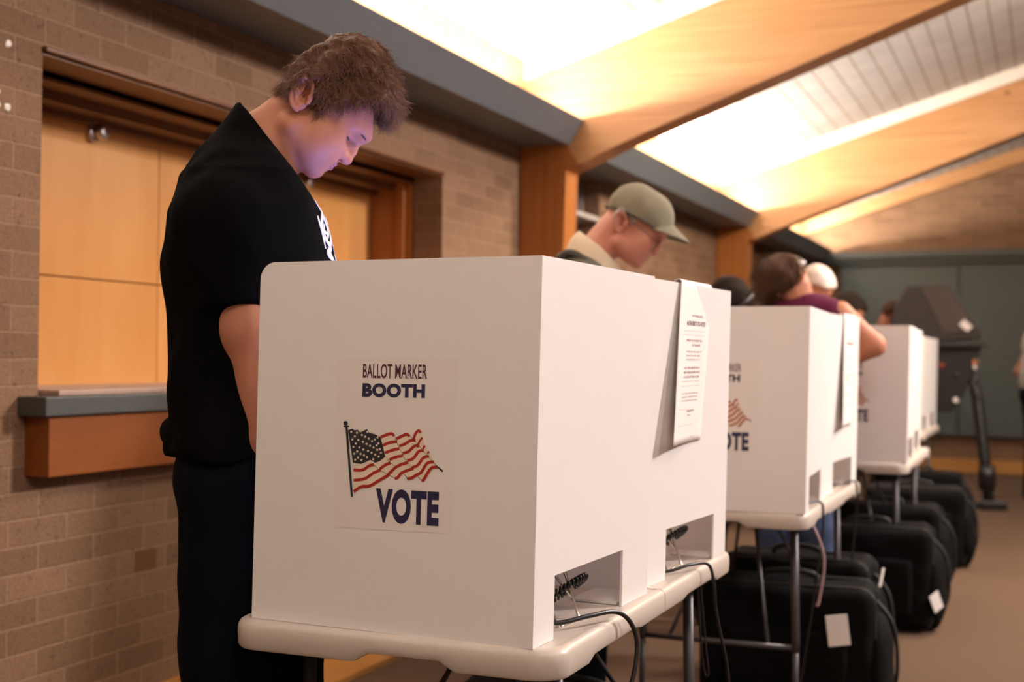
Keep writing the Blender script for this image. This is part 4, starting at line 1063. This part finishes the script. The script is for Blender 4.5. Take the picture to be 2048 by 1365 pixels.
# trousers, shoes
def trousers(X, Y, Z):
    P = (X, Y, Z)
    d = ell(P, (-.060, 0, .985), (.133, .172, .13))
    d = smin(d, chain(P, [(-.072, -.085, .95), (-.080, -.100, .66), (-.088, -.100, .48), (-.100, -.105, .06)], [.112, .090, .074, .066], .03), .03)
    d = smin(d, chain(P, [(-.050, .085, .95), (.005, .110, .66), (.02, .11, .48), (.010, .115, .06)], [.110, .090, .074, .064], .03), .03)
    d = d+.0035*wob(X, Y, Z, 24, 6)+.0015*wob(Z, Y, X, 60, 6)
    return np.maximum(np.maximum(d, Z-1.055), .055-Z)
tr = sdf_obj('trousers', trousers, (-.26, -.25, .03), (.16, .25, 1.08), .0085, NAVYT, man)
bm = bmesh.new(); add_box(bm, (-.017, -.0012, -.0055), (.017, .0012, .0055), .001); bmesh.ops.transform(bm, matrix=Matrix.Translation((-.108, -.166, 1.000)) @ Matrix.Rotation(.20, 4, 'Y') @ Matrix.Rotation(.12, 4, 'Z'), verts=bm.verts)
lab(bm_obj('pocket_badge', bm, mat('grey_badge', (.12, .10, .10), .5), tr), 'small grey pocket badge')
def shoe_fn(cx, cy):
    def f(X, Y, Z):
        d = smin(ell((X, Y, Z), (cx+.07, cy, .035), (.10, .047, .04)), ell((X, Y, Z), (cx-.01, cy, .05), (.06, .042, .055)), .03)
        return np.maximum(d, .004-Z)
    return f
for cx, cy in ((-.10, -.105), (.01, .115)): sdf_obj('shoe', shoe_fn(cx, cy), (cx-.1, cy-.07, -.01), (cx+.2, cy+.07, .13), .008, SHOE, man)
tag(man, 'person in black T-shirt with short auburn hair, head bowed over the nearest booth', 'person')

# ---------------------------------------------------------------- generic figure
def figure(name_loc, rz, h, torso_m, leg_m, skin_m, head, label, arms, sleeve=.55, lean=(0, 0), res=.009, torso_w=1., extra_neck=None, legs=(( -.02, .09), (.04, -.09)), pelvis=(0, 0), top_z=None, belly=1.):
    """standing figure, local frame u (facing), n, z. head = Frame"""
    t = empty('person', (*name_loc, 0), rz)
    C = (lean[0], 0, h*.80); Pz = h*.53; C0 = C
    def torso(X, Y, Z):
        P = (X, Y, Z)
        d = ell(P, (C[0], lean[1], C[2]-.06), (.125*belly, .185*torso_w, .20)); d = smin(d, ell(P, (pelvis[0]+(C[0]-pelvis[0])*.4, 0, Pz+.14), (.135*belly, .170*torso_w, .20)), .06)
        d = smin(d, caps((X, np.abs(Y-lean[1]), Z), (C[0], .06, C[2]+.03), (C[0], .155*torso_w, C[2]+.01), .075, .068), .05)
        for A, E, W in arms:
            m1 = tuple(a+(b-a)*sleeve for a, b in zip(A, E)); d = smin(d, caps(P, A, m1, .066, .056), .03)
            if sleeve >= 1: d = smin(d, caps(P, E, tuple(a+(b-a)*.9 for a, b in zip(E, W)), .052, .040), .02)
        d = d+.004*wob(X, Y, Z, 24, 3)
        return np.maximum(d, (Pz-.02)-Z)
    xs = [a[i][0] for a in arms for i in range(3)]+[C[0], pelvis[0]]; ys = [a[i][1] for a in arms for i in range(3)]+[-.2, .2]
    lo = (min(xs)-.2, min(ys)-.12, Pz-.06); hi = (max(xs)+.2, max(ys)+.12, h*.80+.16)
    top = sdf_obj('top', torso, lo, hi, res*1.1, torso_m, t)
    def legf(X, Y, Z):
        P = (X, Y, Z); d = ell(P, (pelvis[0], 0, Pz), (.125, .165, .12))
        for fx, fy in legs: d = smin(d, chain(P, [(pelvis[0]+.0, fy*.9, Pz-.03), ((pelvis[0]+fx)/2+.02, fy, h*.28), (fx, fy, .06)], [.105, .075, .058], .03), .03)
        d = d+.003*wob(X, Y, Z, 26, 3)
        return np.maximum(np.maximum(d, Z-(Pz+.06)), .05-Z)
    sdf_obj('trousers', legf, (pelvis[0]-.24, -.26, .02), (pelvis[0]+.26, .26, Pz+.1), .012, leg_m, t)
    for fx, fy in legs: sdf_obj('shoe', shoe_fn(fx, fy), (fx-.1, fy-.07, -.01), (fx+.2, fy+.07, .13), .010, SHOE, t)
    parts = []
    hn = head.to(.0, -.01, 0); nb = (C[0]+.0, lean[1], C[2]+.07)
    def hd(X, Y, Z):
        d = head_sdf(head.loc(X, Y, Z))*head.k
        return smin(d, chain((X, Y, Z), [nb, tuple(head.to(-.015, -.01, 0))], [.066, .056], .03), .018)
    c = head.o; parts.append(snet(hd, np.minimum(c-.17, np.array(nb)-.1), c+.19, res*.42))
    for A, E, W in arms:
        dW = np.array(W)-np.array(E); dW /= np.linalg.norm(dW); sg = 1 if A[1] > 0 else -1
        def af(X, Y, Z, A=A, E=E, W=W, dW=dW, sg=sg):
            P = (X, Y, Z); d = chain(P, [A, E], [.052, .043], .02); d = smin(d, chain(P, [E, tuple(a*.65+b*.35 for a, b in zip(E, W)), W], [.042, .041, .027], .02), .02)
            return smin(d, hand_sdf(P, W, dW+np.array([.2, 0, -.2]), (.3, -.9*sg, .3), .5), .014)
        pts = np.array([A, E, W]); parts.append(snet(af, pts.min(0)-.10-np.array([0.1, .1, .12]), pts.max(0)+.12+np.array([.1, .1, .05]), res*.75))
    V, Fq = join_np(parts); b = new_obj('body', V, Fq, skin_m, t, True)
    tag(t, label, 'person')
    return t, b, top

# ---- the man in the cap
k_ = 1.0
CF = Frame(-.040, 0, 1.622, 38, 0, 1.06)
cap_arms = [((-.20, .19, 1.42), (-.13, .24, 1.14), (.09, .19, 1.04)), ((-.20, -.17, 1.42), (-.15, -.18, 1.14), (.05, .06, 1.04))]
cm, cb, ct = figure((-1.220, 3.981), math.radians(17.03), 1.76, OLIVE, NAVYT, SKINR, CF, 'person in a grey green cap, glasses and cream collar, looking down', cap_arms, 1.0, lean=(-.17, 0), pelvis=(-.18, 0), legs=((-.20, .10), (-.14, -.10)))
eye_parts(CF, cb, .4)
def collar(X, Y, Z):
    ax0 = np.array([-.135, 0, 1.485]); 
    d = chain((X, Y*.95, Z), [(-.150, 0, 1.46), (-.125, 0, 1.535), (-.100, 0, 1.570)], [.105, .090, .072], .02)
    cutt = (Z-(1.600-.88*(X+.165)))*.75
    d = np.maximum(d, cutt); d = np.maximum(d, 1.40-Z)
    hole = chain((X, Y, Z), [(-.135, 0, 1.52), (-.075, 0, 1.64)], [.060, .060], .01)
    return sub(d, hole, .006)+.002*wob(X, Y, Z, 40, 1)
sdf_obj('collar', collar, (-.29, -.15, 1.38), (.03, .15, 1.64), .006, CREAMJ, cm)
for sd in (1, -1):
    pick_ribbon([(-.285, .10*sd, 1.30), (-.265, .10*sd, 1.45), (-.225, .105*sd, 1.525), (-.165, .11*sd, 1.515), (-.095, .115*sd, 1.43), (-.06, .12*sd, 1.30)], .013, CAPD, 'shoulder_strap', cm)
def cap_fn(X, Y, Z):
    a, b, s = CF.loc(X, Y, Z)
    d = ell((a, b, s), (.012, .068, 0), (.096, .078, .083)); d = smin(d, ell((a, b, s), (.052, .095, 0), (.056, .048, .058)), .03); d = smin(d, head_sdf((a, b, s), 0, False)-.0065, .012)
    low = -(b-(.040+.22*(a-.01)))
    d = np.maximum(d, low)
    return (d+.0022*wob(a, b, s, 60, 2))*CF.k
cc = CF.to(.02, .08, 0)
cap_o = empty('cap', (0, 0, 0)); cap_o.parent = cm
cap = sdf_obj('cap_crown', cap_fn, cc-.14, cc+.14, .0042, CAPM, cap_o)
V = []; Fc = []; nx, ny = 16, 14
for j in range(ny+1):
    th = -1.15+2.3*j/ny
    for i in range(nx+1):
        q = i/nx; rad = .082; 
        a0 = .030+.086*math.cos(th*.92); s0 = .079*math.sin(th*.92)
        ext = .072*math.cos(th/1.15*PI/2)**.65 if abs(th) < 1.149 else 0
        a = a0+ext*q; s = s0*(1+.06*q); cc_ = math.cos(th/1.15*PI/2); b = .048+.050*max(cc_, 0)**.8-.012*q*cc_-.8*s*s*q
        V.append(tuple(CF.to(a, b, s)))
for j in range(ny):
    for i in range(nx): a = j*(nx+1)+i; Fc.append([a, a+1, a+nx+2, a+nx+1])
o = new_obj('brim', V, Fc, CAPM, cap_o, True); so = o.modifiers.new('s', 'SOLIDIFY'); so.thickness = .004; so.offset = 0
P = [CF.to(.020+(.109 if math.cos(th) > 0 else .0985)*math.cos(th), .042+.22*(.105*math.cos(th)), .0845*math.sin(th)) for th in np.linspace(1.0, 5.28, 26)]
V, Fc = tube_data([Vector(p) for p in P], .0035, 6); new_obj('band_edge', [tuple(v) for v in V], Fc, CAPD, cap_o, True)
def ghair(X, Y, Z):
    a, b, s = CF.loc(X, Y, Z); d = head_sdf((a, b, s))-.004
    reg = poly2(a, b, [(-.05, -.035), (-.03, -.012), (-.032, .02), (-.018, .034), (.012, .028), (.020, .012), (.028, .045), (-.02, .09), (-.12, .08)])
    return np.maximum(d, reg)*CF.k
sdf_obj('hair', ghair, cc-.16, cc+.12, .0045, HGREY, cm)
gl = empty('glasses'); gl.parent = cm
for sd in (1, -1):
    ctr = CF.to(.118, .018, .033*sd); ring = []
    for k in range(24):
        an = 2*PI*k/24; ring.append(CF.to(.1175-.006*abs(math.cos(an))*(1 if math.cos(an)*sd > 0 else 0), .016+.0185*math.sin(an), (.033+.0235*math.cos(an))*sd))
    V, Fc = tube_data([Vector(p) for p in ring], .0017, 6, True); new_obj('rim', [tuple(v) for v in V], Fc, TUBE, gl, True)
    V, Fc = tube_data([Vector(CF.to(*p)) for p in ((.112, .022, .058*sd), (.06, .026, .074*sd), (.0, .024, .082*sd), (-.015, .014, .083*sd))], .0013, 6); new_obj('temple_arm', [tuple(v) for v in V], Fc, TUBE, gl, True)
    gm = bpy.data.materials.get('lens_glass')
    if gm is None:
        gm, nt_, b_ = base_mat('lens_glass', (1, 1, 1), .02); b_.inputs['Transmission Weight'].default_value = 1; b_.inputs['IOR'].default_value = 1.15
    new_obj('lens', [tuple(p) for p in ring], [list(range(24))], gm, gl)
V, Fc = tube_data([Vector(CF.to(*p)) for p in ((.1175, .018, .0095), (.121, .022, 0), (.1175, .018, -.0095))], .0011, 6); new_obj('bridge', [tuple(v) for v in V], Fc, TUBE, gl, True)

# ---- woman in plum leaning between the tables
WF = Frame(.030, .02, 1.560, 75, -165, .92, 0)
w_arms = [((.225, -.08, 1.405), (.365, -.10, 1.268), (.20, -.02, 1.16)), ((-.13, .06, 1.36), (-.17, .15, 1.16), (-.02, .26, 1.08))]
def wfig():
    t = empty('person', (-1.048, 5.640, 0), math.radians(10.56))
    def top(X, Y, Z):
        P = (X, Y, Z)
        d = chain(P, [(-.10, .05, 1.36), (.03, .04, 1.405), (.13, -.04, 1.405), (.190, -.07, 1.405)], [.075, .078, .072, .060], .04)
        d = smin(d, ell(P, (.06, 0, 1.25), (.19, .14, .20)), .06); d = smin(d, ell(P, (.05, .02, 1.03), (.16, .13, .16)), .05)
        d = smin(d, caps(P, (.19, -.07, 1.405), (.225, -.08, 1.385), .058, .056), .02); d = smin(d, caps(P, w_arms[1][0], (-.15, .11, 1.28), .060, .054), .02)
        return np.maximum(d+.004*wob(X, Y, Z, 24, 3), .90-Z)
    sdf_obj('top', top, (-.34, -.30, .86), (.40, .34, 1.54), .009, PURPLE, t)
    def legf(X, Y, Z):
        P = (X, Y, Z); d = ell(P, (.05, .02, .92), (.165, .13, .12))
        for fx in (-.04, .14): d = smin(d, chain(P, [(.05+(fx-.05)*.9, .02, .88), (fx, .01, .48), (fx, .04, .06)], [.10, .072, .055], .03), .03)
        return np.maximum(np.maximum(d+.003*wob(X, Y, Z, 26, 3), Z-.96), .05-Z)
    sdf_obj('trousers', legf, (-.2, -.2, .02), (.3, .25, 1.0), .012, DENIM, t)
    for fx in (-.04, .14): sdf_obj('shoe', lambda X, Y, Z, fx=fx: shoe_fn(.04-.0, -fx)(Y, -X, Z), (fx-.08, -.12, -.01), (fx+.08, .26, .13), .010, SHOE, t)
    parts = [snet(lambda X, Y, Z: smin(head_sdf(WF.loc(X, Y, Z))*WF.k, chain((X, Y, Z), [(.06, .02, 1.42), (.045, .02, 1.50), tuple(WF.to(-.01, -.005, 0))], [.068, .060, .055], .03), .02), (-.20, -.17, 1.36), (.2, .2, 1.74), .0045)]
    for A, E, W in w_arms:
        dW = np.array(W)-np.array(E); dW /= np.linalg.norm(dW)
        def af(X, Y, Z, A=A, E=E, W=W, dW=dW):
            P = (X, Y, Z); d = chain(P, [A, E], [.050, .042], .02); d = smin(d, chain(P, [E, W], [.042, .028], .02), .03)
            return smin(d, hand_sdf(P, W, dW, (0, .2, 1), .7), .014)
        pts = np.array([A, E, W]); parts.append(snet(af, pts.min(0)-.2, pts.max(0)+.12, .0065))
    V, Fq = join_np(parts); b = new_obj('body', V, Fq, SKIN, t, True)
    def hr(X, Y, Z):
        P = (X, Y, Z); d = ell(P, (-.026, .02, 1.568), (.102, .108, .098)); d = smin(d, ell(P, (-.072, .02, 1.520), (.055, .07, .080)), .03); d = smin(d, ell(P, (.030, .01, 1.600), (.050, .08, .050)), .03)
        return d+.005*wob(X, Y, Z, 60, 2)+.003*wob(X*2.4, Y, Z*.6, 90, 5)
    hV_, hF_ = snet(hr, (-.2, -.2, 1.38), (.14, .14, 1.72), .005); ho = new_obj('hair', hV_, hF_, HBRN, t, True)
    strands('hair_strands', hV_, hF_, HBRN, ho, 1500, .05, lambda p: np.tile(np.array([-.5, 0, -.8]), (len(p), 1)), 5, r=.0008, curl=.15)
    bm = bmesh.new(); bmesh.ops.create_icosphere(bm, subdivisions=2, radius=.015, matrix=Matrix.Translation((.068, -.06, 1.618)) @ Matrix.Diagonal((1, .6, .8, 1))); lab(bm_obj('hair_clip', bm, TAG, ho, True), 'pale round hair clip')
    return tag(t, 'person with brown clipped up hair and plum top, bare arm bent', 'person')
wfig()
# ---- people farther along
def hair_cap(t, F_, m, grow=.012, poly=None, res=.006, extra=None):
    def f(X, Y, Z):
        a, b, s = F_.loc(X, Y, Z); d = head_sdf((a, b, s), 0, False)-grow
        if extra: d = smin(d, extra(a, b, s), .02)
        d = np.maximum(d, poly2(a, b, poly or HAIRLINE)); return (d+.003*wob(a, b, s, 80, 2))*F_.k
    c = F_.to(.02, .05, 0); return sdf_obj('hair', f, c-.19, c+.19, res, m, t)
def simple(px_ang, D, ear_uz, pitch, yaw, h, top_m, leg_m, hair_m, label, scale=1., grow=.014, arms=None, extra=None, lean=-.08, skin=SKIN):
    ax = math.radians(px_ang); base = (-math.sin(ax)*D, math.cos(ax)*D)
    F_ = Frame(ear_uz[0], 0, ear_uz[1], pitch, yaw, scale)
    ar = arms or [((lean-.02, .18, h*.79), (lean+.03, .23, h*.62), (lean+.22, .15, h*.60)), ((lean-.02, -.18, h*.79), (lean+.03, -.23, h*.62), (lean+.22, -.15, h*.60))]
    t, b, tp = figure(base, ax, h, top_m, leg_m, skin, F_, label, ar, .6, lean=(lean, 0), res=.011, pelvis=(lean-.02, 0), legs=((lean-.05, .09), (lean, -.09)))
    if hair_m: hair_cap(t, F_, hair_m, grow, extra=extra)
    return t, F_
t, F_ = simple(12.95, 6.05, (-.04, 1.445), 48, 4, 1.66, LGREY, NAVYT, HDARK, 'person with dark hair tied back and a headband, bowed over the third table', extra=lambda a, b, s: ell((a, b, s), (.0, .075, 0), (.105, .085, .088)))
V, Fc = tube_data([Vector(F_.to(.058-.02*math.cos(th)*0, .02+.128*math.sin(th), .094*math.cos(th))) for th in np.linspace(-.1, PI+.1, 24)], .009, 6); new_obj('headband', [tuple(v) for v in V], Fc, CORD, t, True)
simple(9.25, 7.25, (-.02, 1.590), 40, -55, 1.74, LGREY, NAVYT, HWHITE, 'person with white hair mostly hidden behind the person in plum', grow=.016, skin=SKIN)
simple(7.95, 9.1, (-.03, 1.530), 38, 0, 1.72, NAVYT, NAVYT, HDARK, 'person with dark curly hair at the farthest table, behind the raised bare arm', grow=.022)
simple(6.1, 11.9, (-.02, 1.600), 25, 0, 1.74, NAVYT, NAVYT, HBRN, 'person with brown hair standing left of the voting machine', grow=.018)
simple(.42, 12.2, (.0, 1.62), 5, 0, 1.74, LGREY, NAVYT, HDARK, 'person at the right edge by the teal cupboards, elbow out', lean=.0,
       arms=[((.0, .19, 1.38), (-.145, .24, 1.12), (.02, .20, 1.02)), ((.0, -.19, 1.38), (-.0, -.25, 1.10), (.2, -.15, 1.05))])
